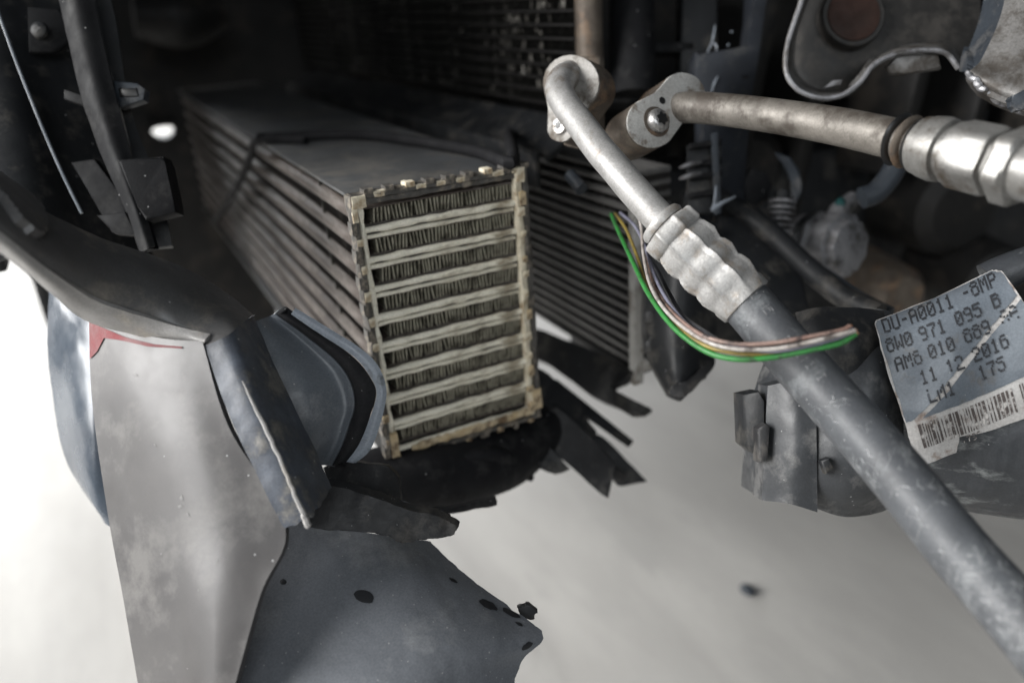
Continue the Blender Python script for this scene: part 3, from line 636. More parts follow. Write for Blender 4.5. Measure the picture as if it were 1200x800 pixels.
# ---------------------------------------------------------------- cut wires
WL = [
 ('w_green', 'green cut wire running below the rest of the bundle', [(716, 252, .372), (726, 274, .352), (742, 310, .325), (762, 346, .303), (790, 384, .280), (826, 410, .265), (862, 420, .258), (905, 418, .254), (950, 410.5, .250), (985, 401.5, .249), (1006, 392, .249)], .00098),
 ('w_yellow', 'ochre wire beside the green one, hanging from the radiator edge', [(721, 251, .373), (734, 270, .355), (747, 300, .332), (760, 338, .309), (784, 374, .286), (820, 402, .268), (858, 413, .260), (902, 415, .2555), (948, 408, .2512), (985, 398, .2505), (1005, 390, .2508)], .00075),
 ('w_lilac', 'lilac grey wire looping behind the white one', [(727, 250, .374), (743, 264, .357), (756, 290, .338), (766, 322, .318), (786, 358, .291), (816, 389, .269), (852, 404, .2595), (900, 411.5, .2532), (946, 404.5, .2490), (985, 394, .2485), (1004, 388, .2488)], .00075),
 ('w_white', 'white wire with a straight upper end beside the crimp', [(746, 246, .352), (752, 268, .342), (755, 300, .328), (764, 336, .306), (786, 370, .281), (822, 397, .264), (860, 409, .2565), (905, 408, .2515), (950, 400.5, .2475), (984, 391.5, .247), (1001, 386, .2478)], .00072),
 ('w_brown', 'brown wire lying uppermost where the bundle crosses the hose', [(752, 275, .360), (758, 300, .342), (766, 330, .318), (784, 362, .288), (818, 391, .266), (856, 402, .2575), (900, 402.5, .2520), (946, 395.5, .2480), (985, 387, .2475), (1003, 381, .2478)], .00072),
 ('w_black', 'dark grey wire hugging the inner bend of the bundle', [(753, 290, .362), (770, 318, .338), (784, 344, .31), (800, 369, .287), (826, 389, .270), (858, 405, .2590), (900, 405.5, .2545), (946, 398.5, .2505), (980, 390, .250)], .00085),
]
for m_, lab, pts, r in WL:
    e = empty('wire', P(*pts[5]), lab, 'wire', None)
    n_ = len(pts); rk = random.Random(lab); ex, ey = rk.uniform(-9, 3), rk.uniform(-4, 3)
    pts = [(x + (ex if k == n_ - 1 else rk.uniform(-1, 1)), y + (ey if k == n_ - 1 else rk.uniform(-.9, .9)), d) for k, (x, y, d) in enumerate(pts)]
    c = [P(*q) for q in pts]
    obj('insulation', tube(c, r, 10, 90), M[m_], e)
    tip = (c[-1] - c[-2]).normalized(); obj('copper_end', tube([c[-1] - tip * .001, c[-1] + tip * .0006], r * .6, 8, 2), M['copper'], e)

# ---------------------------------------------------------------- wiring harness with torn sticker
wh = empty('wiring_harness', P(1080, 560, .33), 'thick taped wiring harness with a torn printed sticker below the hoses', 'harness')
sl = [P(1005, 470, .345), P(1060, 478, .340), P(1130, 482, .336), P(1220, 490, .33), P(1330, 505, .325)]
obj('sleeve', tube(sl, [.034, .0385, .041, .042, .042], 56, 90, prof=lambda t, a: 1 + .035 * noise.noise(Vector((t * 7, 2 * math.cos(a), 2 * math.sin(a)))) + .008 * noise.noise(Vector((t * 40, 6 * math.cos(a + t * 5), 6 * math.sin(a + t * 5))))), M['sleeve'], wh)
# sticker surface: u to the right along the print, v down the label
LA = (1024, 376); LU = (152.0, -64.0); LV = (50.0, 172.0)
def lab(u, v, h=0.0):
    px = LA[0] + LU[0] * u + LV[0] * v + 6 * math.sin(v * 2.2) * u; py = LA[1] + LU[1] * u + LV[1] * v + 4 * math.sin(u * 3.0)
    d = .2925 + .016 * (v - .55) ** 2 + .10 * max(0, .16 - v) ** 2 * 4 - .004 * u + .0008 * noise.noise(Vector((u * 3, v * 3, 4))) + .0010 * math.sin(8 * u + 4 * v) + .0010 * abs(math.sin(2.2 * u + 3.1 * v + .4))
    return P(px, py, d - h)
def patch(poly, h0, h1, name, m, parent, n=8, amp=0.0):
    """thin piece of the sticker: polygon in label coordinates, triangulated finely and pressed on the label surface"""
    pts = []
    for i in range(len(poly)):
        a, b = poly[i], poly[(i + 1) % len(poly)]
        for k in range(n):
            s = k / n; jx = random.uniform(-amp, amp) if k else 0; jy = random.uniform(-amp, amp) if k else 0
            pts.append((a[0] + (b[0] - a[0]) * s + jx, a[1] + (b[1] - a[1]) * s + jy))
    bm = bmesh.new(); f = bm.faces.new([bm.verts.new((x, y, 0)) for x, y in pts])
    bmesh.ops.triangulate(bm, faces=[f])
    for it in range(6):
        es = [e for e in bm.edges if e.calc_length() > .05]
        if not es: break
        bmesh.ops.subdivide_edges(bm, edges=es, cuts=1); bmesh.ops.triangulate(bm, faces=[q for q in bm.faces if len(q.verts) > 3])
    r = bmesh.ops.extrude_face_region(bm, geom=bm.faces[:])
    top = [v for v in r['geom'] if isinstance(v, bmesh.types.BMVert)]; ts = set(top)
    for v in bm.verts: v.co = lab(v.co.x, v.co.y, h1 if v in ts else h0)
    return obj(name, bm, m, parent)
sk = patch([(0, .02), (.02, .0), (.92, -.015), (.98, .02), (1.12, .5), (1.28, .98), (1.05, .97), (.52, .93), (.35, .90), (.30, .99), (.06, 1.0), (.0, .95), (.01, .7), (-.01, .35)], 0.0, 0.0003, 'sticker', M['paper_white'], wh, 6, .004)
patch([(0.004, .03), (.02, .004), (.91, -.012), (.975, .03), (1.02, .2), (.72, .34), (.5, .46), (.28, .60), (.08, .695), (.02, .70), (.01, .4)], .0004, .0006, 'printed_film', M['paper'], sk, 6, .005)
patch([(.14, .705), (.34, .61), (.56, .475), (.78, .355), (1.035, .235), (1.12, .55), (1.165, .70), (.7, .70), (.4, .705)], .0004, .0006, 'printed_film', M['paper'], sk, 6, .004)
b_ = bmesh.new()
for t_, u, v, skp in (('DU-A0011', .05, .035, .0), ('-8MP', .66, .025, .0), ('8W0', .035, .165, .0), ('971', .285, .165, .0), ('095', .56, .160, .0), ('B', .84, .155, .0), ('AM8', .06, .30, .06), ('010', .31, .295, .0), ('889', .58, .285, .0), ('0A', .86, .275, .45), ('11', .20, .435, .0), ('12', .40, .43, .1), ('2016', .60, .42, .0), ('LM1', .22, .565, .1), ('17S', .60, .545, .0)):
    letters(t_, lambda a, c, h=0: lab(a, c, h + .0008), u, v - .03, .056, .094, b_, gap=1.22, skip=skp)
obj('lettering', b_, M['ink'], sk)
b_ = bmesh.new(); u = .09
while u < 1.2:
    w = random.choice((.008, .009, .016, .022)); g = random.choice((.009, .011, .016))
    if not (.80 < u < .84):
        for s in range(4):
            va, vb = .735 + .16 * s / 4, .735 + .16 * (s + 1) / 4
            q = [b_.verts.new(lab(a, c, .0005)) for a, c in ((u, va), (u + w, va), (u + w, vb), (u, vb))]; b_.faces.new(q)
    u += w + g
obj('barcode', b_, M['ink_soft'], sk)
b_ = bmesh.new(); letters('7702', lambda a, c, h=0: lab(a, c, h + .0005), .36, .91, .030, .045, b_, skip=.35); obj('small_print', b_, M['ink_soft'], sk)
# connector housing left of the sleeve
ch = empty('connector_housing', P(960, 600, .33), 'grey black plastic connector housing partly covered by the hose', 'connector')
b_, _ = sheet(G([[(938, 398, .325), (975, 372, .322), (1030, 362, .318), (1062, 375, .33)], [(918, 440, .318), (965, 430, .308), (1030, 430, .300), (1075, 440, .318)], [(902, 500, .318), (955, 505, .305), (1025, 510, .298), (1088, 510, .318)], [(895, 560, .322), (950, 565, .307), (1020, 570, .302), (1080, 560, .322)], [(893, 584, .33), (945, 592, .318), (1000, 606, .318), (1060, 590, .334)]]), 40, 40, .03, back=VIEW)
obj('shell', b_, M['housing'], ch)
b_, _ = sheet(G([[(900, 452, .314), (930, 446, .307), (956, 448, .306)], [(896, 520, .314), (930, 520, .305), (957, 524, .303)], [(893, 586, .316), (925, 590, .308), (958, 600, .307)]]), 18, 24, .012, back=VIEW)
obj('rib', b_, M['housing'], ch)
obj('latch', PL([(870, 462, .318), (890, 458, .314), (897, 470, .313), (897, 520, .313), (884, 532, .316), (872, 522, .318)], VIEW * .014, bev=.0015), M['plastic'], ch)
obj('latch_tab', PL([(888, 502, .310), (897, 496, .309), (903, 500, .309), (900, 540, .309), (889, 542, .310)], VIEW * .008, bev=.001), M['plastic_torn'], ch)
obj('socket', PL([(962, 540, .299), (972, 536, .298), (978, 548, .298), (968, 556, .299)], VIEW * .004, bev=.0008), M['plastic'], ch)
b_, _ = sheet(G([[(932, 366, .322), (960, 360, .315), (1000, 360, .312), (1036, 364, .318)], [(940, 400, .312), (968, 400, .303), (1005, 398, .300), (1040, 392, .308)], [(955, 440, .312), (980, 446, .304), (1008, 446, .302), (1034, 436, .310)]]), 30, 24, .006)
cr_ = obj('torn_boot', b_, M['plastic'], ch)
# thin dark strip from the housing to the sticker's top right
tb2 = [P(1160, 330, .315), P(1180, 318, .313), P(1210, 306, .31), P(1250, 292, .305)]
tag(obj('taped_cable', tube(tb2, [.008, .007, .0065, .0065], 16, 20), M['sleeve']), 'short taped cable leaving the harness above the sticker', 'cable')

# ---------------------------------------------------------------- bumper
bp_ = empty('bumper', P(220, 700, .28), 'broken grey painted bumper corner with rolled top edge', 'bumper')
b_, ff = sheet(G([[(104, 370, .302), (150, 388, .289), (195, 397, .281), (237, 400, .2765)],
                  [(108, 470, .298), (162, 482, .284), (215, 490, .276), (268, 500, .2725)],
                  [(126, 600, .291), (190, 606, .277), (255, 608, .269), (334, 615, .2665)],
                  [(146, 710, .285), (200, 714, .272), (250, 712, .264), (304, 700, .262)],
                  [(170, 850, .278), (205, 850, .267), (240, 850, .259), (262, 850, .257)]]), 60, 70, .003, wob=0.12)
fas = obj('fascia', b_, M['paint'], bp_)
b_, _ = sheet(G([[(240, 405, .277), (266, 394, .277), (281, 381, .285), (297, 368, .306)], [(266, 480, .272), (292, 464, .2705), (306, 452, .277), (326, 436, .297)],
                 [(304, 562, .268), (331, 547, .2668), (345, 533, .273), (362, 510, .291)], [(336, 624, .2665), (362, 614, .2652), (376, 600, .271), (392, 577, .287)]]), 44, 64, .003, warp=lambda u, v: (u, v - (0.03 * (1 + noise.noise(Vector((u * 9, 3, 1)))) * (v - .94) / .06 if v > .94 else 0)))
obj('inner_flange', b_, M['paint_edge'], bp_, sharp=25)
b_, _ = sheet(G([[(-70, 150, .25), (0, 210, .257), (65, 254, .271), (135, 284, .289), (205, 308, .305), (258, 338, .313), (297, 368, .306)],
                 [(-70, 185, .232), (0, 240, .238), (62, 284, .254), (128, 318, .273), (195, 340, .285), (245, 360, .290), (281, 381, .285)],
                 [(-70, 220, .225), (0, 266, .232), (60, 312, .249), (118, 350, .268), (180, 370, .279), (234, 384, .2815), (266, 394, .277)],
                 [(-70, 245, .228), (0, 292, .237), (58, 338, .256), (106, 374, .280), (170, 393, .284), (220, 401, .282), (240, 405, .277)]]), 80, 26, .0025)
obj('rolled_edge', b_, M['paint_roll'], bp_)
obj('worn_lit_crease', tube(jag([P(284, 446, .2700), P(310, 498, .2678), P(334, 552, .2658), P(352, 594, .2650), P(362, 616, .2648)], .0003, 6, closed=False), [.0003, .0008, .0007, .0009, .0012], 7, 60), M['paint_lip'], bp_)  # pale scuffs, with the ridge highlight painted into the same colour
b_, _ = sheet(G([[(-70, 226, .2235), (0, 272, .2305), (60, 318, .2475), (116, 354, .2665), (178, 374, .2775), (218, 385, .279), (246, 391, .278)],
                 [(-70, 238, .2235), (0, 284, .2315), (58, 331, .2495), (110, 366, .2715), (172, 386, .2795), (214, 395, .279), (240, 399, .276)],
                 [(-70, 249, .2290), (0, 296, .2380), (57, 342, .2570), (104, 377, .2810), (169, 396, .2850), (210, 403, .2830), (238, 406, .278)]]), 80, 14, .0015)
obj('edge_strip', b_, M['paint_lip'], bp_)  # separate pale strip with the floor's bounce light in its colour
b_ = bmesh.new()
for poly, in (([(.012, .012), (.10, .018), (.3, .022), (.55, .024), (.8, .020), (.8, .026), (.5, .035), (.25, .038), (.13, .05), (.07, .10), (.03, .12), (.008, .13)],),):
    vv = [b_.verts.new(ff(u, v, .0004)) for u, v in poly]; b_.faces.new(vv)
    bmesh.ops.triangulate(b_, faces=b_.faces[:])
obj('red_reflection_mark', b_, M['red'], fas)  # red mark with a red reflection painted in as a flat patch
def smudge(u, v, ru, rv, m, nm):
    b = bmesh.new(); o = []
    for k in range(40):
        a = 2 * math.pi * k / 40; q = 1 + .7 * noise.noise(Vector((math.cos(a) * 2.2 + u * 31, math.sin(a) * 2.2 + v * 17, 1.3)))
        o.append(b.verts.new(ff(min(.995, u + ru * q * math.cos(a)), v + rv * q * math.sin(a), .00012)))
    b.faces.new(o); bmesh.ops.triangulate(b, faces=b.faces[:]); return obj(nm, b, m, fas)
for u, v, ru, rv in ((.48, .45, .012, .006), (.46, .47, .016, .004), (.50, .49, .008, .005), (.40, .33, .006, .003), (.66, .62, .006, .004), (.3, .6, .005, .003), (.55, .70, .006, .003), (.36, .14, .01, .003)): smudge(u, v, ru, rv, M['chip'], 'stone_chip')
b_, _ = sheet(G([[(58, 332, .372), (80, 336, .362), (104, 344, .352), (118, 372, .352)], [(56, 400, .372), (82, 402, .358), (108, 420, .350), (122, 430, .352)],
                 [(64, 480, .370), (86, 490, .356), (108, 505, .348), (130, 515, .350)], [(80, 545, .368), (95, 562, .356), (112, 585, .350), (140, 600, .350)], [(112, 596, .366), (118, 604, .358), (126, 614, .352), (150, 625, .35)]]), 30, 40, .003)
pnl = empty('painted_trim', P(90, 600, .36), 'glossy blue grey curved trim behind the bumper corner', 'trim'); obj('skin', b_, M['paint_blue'], pnl)

# grey duct end with foam gasket
du = empty('air_duct', P(400, 545, .315), 'dished grey duct end with black foam gasket and pale flange', 'duct')
O_ = [(346, 361), (383, 383), (420, 406), (443, 428), (453, 458), (447, 492), (434, 526), (417, 542)]
M_ = [(341, 368), (376, 392), (412, 416), (431, 437), (441, 460), (433, 490), (421, 520), (406, 541)]
I_ = [(322, 368), (358, 394), (394, 424), (410, 448), (415, 474), (408, 500), (400, 522), (388, 545)]
Q_ = [(300, 376), (325, 405), (352, 440), (364, 462), (368, 484), (366, 505), (362, 524), (352, 545)]
R_ = [(270, 390), (285, 420), (300, 450), (310, 470), (318, 490), (322, 510), (324, 525), (326, 545)]
def dd(base, k): return base + .004 * k
row = lambda A_, d: [(x, y, d) for x, y in A_]
T_ = lambda R0: [list(c) for c in zip(*R0)]
b_, _ = sheet(G(T_([row(O_, .316), row([((a[0] + b[0]) / 2, (a[1] + b[1]) / 2) for a, b in zip(O_, M_)], .3150), row(M_, .3155)])), 8, 60, .004); obj('flange', b_, M['duct_edge'], du)
b_, _ = sheet(G(T_([row(M_, .3165), row([((a[0] + b[0]) / 2, (a[1] + b[1]) / 2) for a, b in zip(M_, I_)], .3145), row(I_, .3165)])), 12, 60, .005); obj('gasket', b_, M['gasket'], du)
b_, _ = sheet(G(T_([row(I_, .3155), row([((a[0] * .7 + b[0] * .3), (a[1] * .7 + b[1] * .3)) for a, b in zip(I_, Q_)], .3165), row(Q_, .3085), row(R_, .303)])), 40, 50, .003); obj('dish', b_, M['duct'], du)

# torn lower bumper fragment, inside face up
lf = empty('bumper_fragment', P(450, 760, .29), 'large torn dusty bumper fragment hanging below the cooler with dark drops', 'fragment')
def fw(u, v):
    if u > .93: u = u - (1 - .0) * .012 * (1 + noise.noise(Vector((0, v * 24, 3)))) * (u - .93) / .07
    return u, v
b_, gf = sheet(G([[(325, 606, .312), (395, 618, .312), (450, 626, .314), (506, 634, .326)],
                  [(312, 660, .298), (402, 664, .297), (478, 664, .303), (546, 672, .318)],
                  [(300, 710, .288), (424, 716, .285), (512, 710, .292), (596, 708, .310)],
                  [(286, 755, .280), (444, 764, .276), (540, 756, .283), (640, 744, .302)],
                  [(276, 790, .274), (458, 800, .270), (540, 800, .277), (612, 778, .294)],
                  [(262, 860, .264), (480, 870, .260), (540, 868, .268), (600, 850, .284)]]), 70, 60, .0035, warp=fw)
frg = obj('skin', b_, M['frag'], lf)
def blob_on(f, u, v, ru, rv, name, m, parent, n=18):
    b = bmesh.new(); c = b.verts.new(f(u, v, .0005)); o = []
    for k in range(n):
        a = 2 * math.pi * k / n; q = 1 + .22 * noise.noise(Vector((math.cos(a) * 2 + u * 40, math.sin(a) * 2, v * 30)))
        o.append(b.verts.new(f(u + ru * q * math.cos(a), v + rv * q * math.sin(a), .00025)))
    for k in range(n): b.faces.new((c, o[k], o[(k + 1) % n]))
    return obj(name, b, m, parent)
for u, v, ru, rv in ((.37, .335, .040, .030), (.90, .40, .030, .034), (.955, .455, .022, .032), (.93, .66, .020, .032), (.93, .52, .010, .014), (.86, .26, .016, .016), (.08, .28, .012, .013)):
    blob_on(gf, u, v, ru, rv, 'oil_drop', M['stain'], frg)
b_ = bmesh.new()
tag(obj('rubber_crumb', PL([(606, 712, .312), (620, 708, .312), (630, 716, .312), (624, 726, .312), (612, 724, .312)], VIEW * .004, amp=.0006), M['plastic']), 'small black crumb clinging behind the fragment edge', 'crumb')

# torn flaps between the bumper and the cooler
tag(obj('torn_flap', PL([(372, 566, .300), (420, 576, .300), (462, 592, .300), (500, 602, .302), (522, 608, .304), (538, 618, .305), (528, 629, .303), (498, 631, .301), (470, 637, .300), (452, 626, .299), (400, 622, .297), (360, 618, .297)], VIEW * .005 + Vector((0, 0, .002)), amp=.0005, n=4), M['plastic_torn']), 'pointed torn black flap above the large fragment', 'flap')
tag(obj('torn_flap', PL([(378, 548, .318), (410, 540, .322), (455, 546, .326), (468, 560, .328), (470, 592, .324), (440, 600, .316), (392, 600, .31)], VIEW * .005, amp=.0006, n=4), M['plastic_torn']), 'torn dark flap under the grey duct end', 'flap')
tag(obj('torn_strip', PL([(476, 598, .36), (520, 596, .362), (580, 583, .366), (582, 592, .366), (540, 600, .364), (500, 603, .36)], VIEW * .006, amp=.0004), M['plastic2']), 'narrow grey plastic strip below the black duct', 'strip')
dk = empty('air_hose', P(540, 585, .40), 'black rounded air duct lying under the open cooler end', 'duct')
obj('hose_wall', tube([P(420, 566, .385), P(480, 558, .392), P(540, 548, .405), P(590, 532, .42), P(640, 500, .44)], [.0150, .0170, .0185, .0180, .014], 24, 40, prof=lambda t, a: 1 + .05 * noise.noise(Vector((t * 6, math.cos(a), math.sin(a))))), M['plastic2'], dk)
obj('fold', tube([P(520, 545, .388), P(570, 532, .396), P(600, 540, .405), P(622, 560, .42)], [.003, .0045, .004, .002], 10, 24), M['plastic2'], dk)
tag(obj('undertray_splinter', PL([(630, 430, .44), (655, 448, .445), (680, 466, .45), (684, 486, .45), (700, 505, .45), (690, 522, .445), (655, 520, .44), (628, 500, .43)], VIEW * .005 + Vector((0, 0, -.002)), amp=.0008, n=4), M['plastic']), 'ragged black undertray splinter against the cooler end', 'splinter')
tag(obj('undertray_splinter', PL([(652, 476, .43), (690, 508, .432), (722, 545, .43), (716, 562, .428), (713, 584, .425), (690, 566, .425), (655, 535, .425), (622, 505, .425), (630, 488, .43)], VIEW * .006, amp=.0006, n=3), M['plastic_torn']), 'folded black splinter with an upturned pale corner', 'splinter')
tag(obj('undertray_splinter', PL([(690, 504, .455), (712, 516, .455), (735, 540, .452), (759, 564, .45), (742, 567, .45), (724, 569, .448), (700, 545, .45)], VIEW * .005, amp=.0006, n=3), M['plastic']), 'small black splinter with a sharp point over the concrete', 'splinter')
tag(obj('undertray_splinter', PL([(610, 500, .42), (640, 520, .42), (668, 550, .42), (650, 556, .42), (625, 545, .42), (605, 530, .42)], VIEW * .006, amp=.0006, n=3), M['plastic']), 'short black splinter behind the air duct', 'splinter')
tag(obj('lower_guide', PL([(600, 378, .55), (640, 388, .52), (700, 412, .48), (745, 434, .445), (726, 446, .452), (713, 452, .456), (728, 462, .452), (759, 476, .445), (748, 484, .445), (735, 484, .448), (690, 462, .47), (640, 425, .51), (600, 405, .55)], Vector((0.004, 0, -.004)), amp=.0006, n=3), M['plastic']), 'broken black air guide under the ribbed radiator', 'guide')
for k, (q, lb) in enumerate((([(640, 446, .448), (652, 444, .45), (742, 516, .455), (736, 524, .454), (690, 492, .45)], 'long straight black splinter pointing away from the cooler'), ([(668, 520, .432), (676, 514, .434), (736, 556, .436), (730, 566, .434), (700, 552, .432)], 'thin black splinter lying over the folded one'), ([(600, 512, .418), (612, 506, .42), (655, 545, .42), (640, 552, .418)], 'stubby dark splinter beside the air duct'))):
    tag(obj('undertray_splinter', PL(q, VIEW * .004 + Vector((.001, 0, -.001)), amp=.0004, n=3), M['plastic_torn'] if k == 1 else M['plastic']), lb, 'splinter')
# black hanging bracket beside the ribbed radiator
hb = empty('radiator_bracket', P(795, 465, .40), 'black plastic bracket hanging to a broken end beside the ribbed radiator', 'bracket')
b_, _ = sheet(G([[(758, 250, .415), (800, 250, .40), (842, 262, .41)], [(757, 330, .41), (798, 330, .395), (842, 340, .405)], [(758, 400, .405), (795, 405, .39), (838, 410, .40)], [(770, 436, .402), (795, 440, .388), (835, 432, .398)], [(786, 466, .40), (797, 470, .39), (806, 462, .398)]]), 24, 40, .012, back=VIEW)
obj('web', b_, M['plastic'], hb)
obj('broken_lip', PL([(782, 462, .388), (800, 466, .386), (812, 458, .388), (836, 432, .392), (832, 424, .392), (806, 446, .388), (788, 452, .387)], VIEW * .003, amp=.0006), M['plastic_torn'], hb)
for k in range(3):
    obj('notch', PL([(755, 330 + 34 * k, .404), (766, 330 + 34 * k, .402), (766, 345 + 34 * k, .402), (755, 345 + 34 * k, .404)], VIEW * .006, bev=.001), M['plastic'], hb)

# ---------------------------------------------------------------- upper left: grille carrier, strut and clips
gc = empty('grille_carrier', P(60, 200, .40), 'black plastic grille carrier panel with a pale moulded edge and a screw', 'panel')
b_, _ = sheet(G([[(-90, -60, .36), (-20, -40, .37), (40, -40, .385), (110, -50, .40)], [(-90, 80, .35), (-5, 60, .362), (60, 70, .38), (128, 60, .40)], [(-90, 200, .34), (20, 160, .35), (80, 170, .375), (150, 170, .40)], [(-60, 320, .33), (50, 290, .345), (110, 290, .37), (180, 300, .40)]]), 30, 36, .004)
obj('panel', b_, M['plastic'], gc)
obj('moulded_edge', tube([P(-14, -20, .352), P(3, 28, .351), P(22, 80, .350), P(50, 150, .347), P(74, 205, .345), P(96, 250, .345)], .0007, 8, 40), M['duct'], gc)
b_ = PL([(31, 8, .368), (68, 10, .372), (84, 30, .374), (80, 50, .374), (62, 62, .372), (33, 62, .367)], VIEW * .003, bev=.001); obj('screw_tab', b_, M['plastic2'], gc)
s0 = P(47, 36, .3675); obj('screw', lathe(s0 - VIEW * .0025, s0, [(0, .0022), (.4, .0036), (1, .0040)], 18), M['plastic'], gc)
obj('screw_slot', lathe(s0 - VIEW * .0027, s0 - VIEW * .0015, [(0, .0014), (1, .0014)], 16, mod=lambda t, a: 1 + .35 * math.cos(4 * a)), M['oring'], gc)
bs_ = empty('bracing_strut', P(150, 290, .36), 'charcoal plastic strut leaning beside the cooler with clips', 'strut')
b_, _ = sheet(G([[(62, -30, .352), (80, -30, .345), (104, -30, .348)], [(76, 30, .352), (92, 30, .345), (116, 28, .348)], [(92, 100, .350), (108, 98, .343), (131, 94, .346)], [(112, 165, .348), (126, 160, .341), (146, 152, .344)], [(140, 230, .346), (150, 225, .339), (163, 220, .342)], [(164, 296, .344), (172, 292, .338), (182, 288, .34)]]), 16, 50, .006); obj('rail', b_, M['plastic2'], bs_)
b_, _ = sheet(G([[(104, -30, .360), (122, -30, .362)], [(118, 28, .360), (136, 26, .362)], [(133, 94, .358), (146, 92, .360)], [(148, 152, .356), (160, 150, .358)], [(164, 220, .354), (186, 216, .356)], [(182, 290, .352), (202, 288, .354)]]), 8, 40, .004); obj('back_rib', b_, M['plastic'], bs_)
obj('bright_insert', PL([(128, 160, .351), (142, 146, .351), (152, 182, .351), (138, 186, .351)], VIEW * .002), M['bluish'], bs_)
obj('clip', PL([(131, 94, .349), (160, 97, .349), (170, 104, .349), (168, 117, .349), (140, 126, .349), (136, 122, .349), (134, 108, .349)], VIEW * .006, bev=.001), M['bluish'], bs_)
obj('clip_slot', PL([(138, 103, .3485), (160, 103, .3485), (162, 113, .3485), (140, 114, .3485)], VIEW * .002, bev=.0004), M['oring'], bs_)
obj('clip_tail', PL([(74, 104, .351), (98, 112, .350), (104, 120, .35), (98, 124, .35), (74, 116, .351)], VIEW * .006, bev=.001), M['plastic2'], bs_)
obj('block', PL([(137, 187, .336), (191, 183, .338), (193, 190, .338), (203, 236, .338), (206, 249, .338), (170, 258, .336), (160, 240, .336)], VIEW * .01, bev=.0012), M['plastic2'], bs_)
obj('foot', PL([(82, 190, .352), (110, 186, .350), (142, 228, .348), (156, 276, .346), (130, 272, .348), (108, 232, .35)], VIEW * .006, bev=.001), M['plastic2'], bs_)
obj('foot_pad', PL([(112, 252, .346), (146, 248, .344), (160, 276, .344), (134, 274, .346)], VIEW * .006, bev=.001), M['plastic2'], bs_)
obj('grille', box((-.066, .47, CAMZ - .115), (-.058, 1.06, CAMZ + .30), bev=.002), M['plastic'], gc)  # hidden panel added to block door light from the cooler side
obj('lower_shade_panel', box((-.066, .63, CAMZ - .205), (-.058, 1.06, CAMZ - .117), bev=.002), M['plastic'], gc)  # hidden extension added to keep door light off the bulkhead
# far bulkhead of the car's nose with a hole where daylight shows
fp = empty('far_bulkhead', (0.0, 1.06, CAMZ - .3), 'dark bulkhead far behind the coolers with a small bright gap', 'bulkhead')
yb = 1.06
def onb(px, py): return PY(px, py, yb)
hx0, hx1 = onb(176, 152).x, onb(204, 152).x; hz0, hz1 = onb(190, 160).z, onb(190, 145).z
obj('panel', box((onb(128, 200).x, yb, -.0 + .02), (hx0, yb + .02, CAMZ + .5)), M['engine'], fp)
obj('panel', box((hx1, yb, .02), (.16, yb + .02, CAMZ + .5)), M['engine'], fp)
obj('panel', box((.16, yb, .25), (1.6, yb + .02, CAMZ + .5)), M['engine'], fp)
obj('panel', box((hx0, yb + .0005, .02), (hx1, yb + .0195, hz0)), M['engine'], fp)
obj('panel', box((hx0, yb + .0005, hz1), (hx1, yb + .0195, CAMZ + .5)), M['engine'], fp)
b_ = bmesh.new(); cxh, czh, ax_, az_ = (hx0 + hx1) / 2, (hz0 + hz1) / 2, (hx1 - hx0) / 2, (hz1 - hz0) / 2; lay = []
for y in (yb + .001, yb + .019):
    I, O = [], []
    for k in range(32):
        a = 2 * math.pi * (k + .5) / 32; c, d = math.cos(a), math.sin(a); m_ = 1 / max(abs(c), abs(d))
        w_ = 1 + .1 * math.sin(3 * a); I.append(b_.verts.new((cxh + ax_ * .93 * c * w_, y, czh + az_ * .9 * d * w_))); O.append(b_.verts.new((cxh + ax_ * 1.25 * c * m_, y, czh + az_ * 1.25 * d * m_)))
    lay.append((I, O))
for k in range(32):
    n_ = (k + 1) % 32
    for I, O in lay: b_.faces.new((I[k], I[n_], O[n_], O[k]))
    b_.faces.new((lay[0][0][k], lay[0][0][n_], lay[1][0][n_], lay[1][0][k])); b_.faces.new((lay[0][1][k], lay[0][1][n_], lay[1][1][n_], lay[1][1][k]))
for v in b_.verts: v.co.y -= .022
obj('gap_rim', b_, M['engine'], fp)
obj('casting', tube([onb(150, 20) - Vector((0, .1, 0)), onb(200, 22) - Vector((0, .1, 0)), onb(245, 12) - Vector((0, .1, 0))], [.02, .03, .02], 14, 14), M['engine'], fp)

# ---------------------------------------------------------------- engine bay behind the pipes
en = empty('engine', (0.7, 0.75, .2), 'dark oily engine castings deep in the bay', 'engine')
obj('block', box((0.31, 0.62, CAMZ - .22), (1.5, 1.0, CAMZ + .4), bev=.01), M['engine'], en)
obj('sump', box((0.38, 0.56, CAMZ - .27), (1.3, 0.62, CAMZ - .10), bev=.012), M['engine'], en)
for k in range(7):
    c = P(860 + 62 * k, 60 + 70 * math.sin(k * 2.1), .55 + .03 * (k % 3))
    obj('rib', obox(c, Vector((1, 0, 0)), Vector((0, 1, 0)), Vector((.2, 0, .98)), .014, .06, .16, bev=.004), M['engine'], en)
for k, (x, y, r) in enumerate(((880, 200, .03), (1040, 60, .04), (1130, 250, .035), (1180, 340, .03), (1060, 350, .022))):
    c = P(x, y, .56); obj('boss', lathe(c, c + Vector((0.02, .07, 0)), [(0, r * .7), (.1, r * .95), (.3, r), (1, r * 1.1)], 24), M['engine'] if k != 4 else M['cast_dirty'], en)
sf = empty('subframe', (0.7, .45, CAMZ - .24), 'black subframe beam closing the bottom of the engine bay', 'beam')
b_, _ = sheet([[Vector((x, .44 + .02 * math.sin(x * 9), CAMZ - .12)) for x in (.29, .5, .8, 1.2)], [Vector((x, .415, CAMZ - .18)) for x in (.28, .5, .8, 1.2)], [Vector((x, .43, CAMZ - z)) for x, z in ((.28, .25), (.5, .275), (.8, .33), (1.2, .38))]], 30, 14, .05, back=Vector((0, 1, 0)))
obj('beam', b_, M['plastic'], sf)
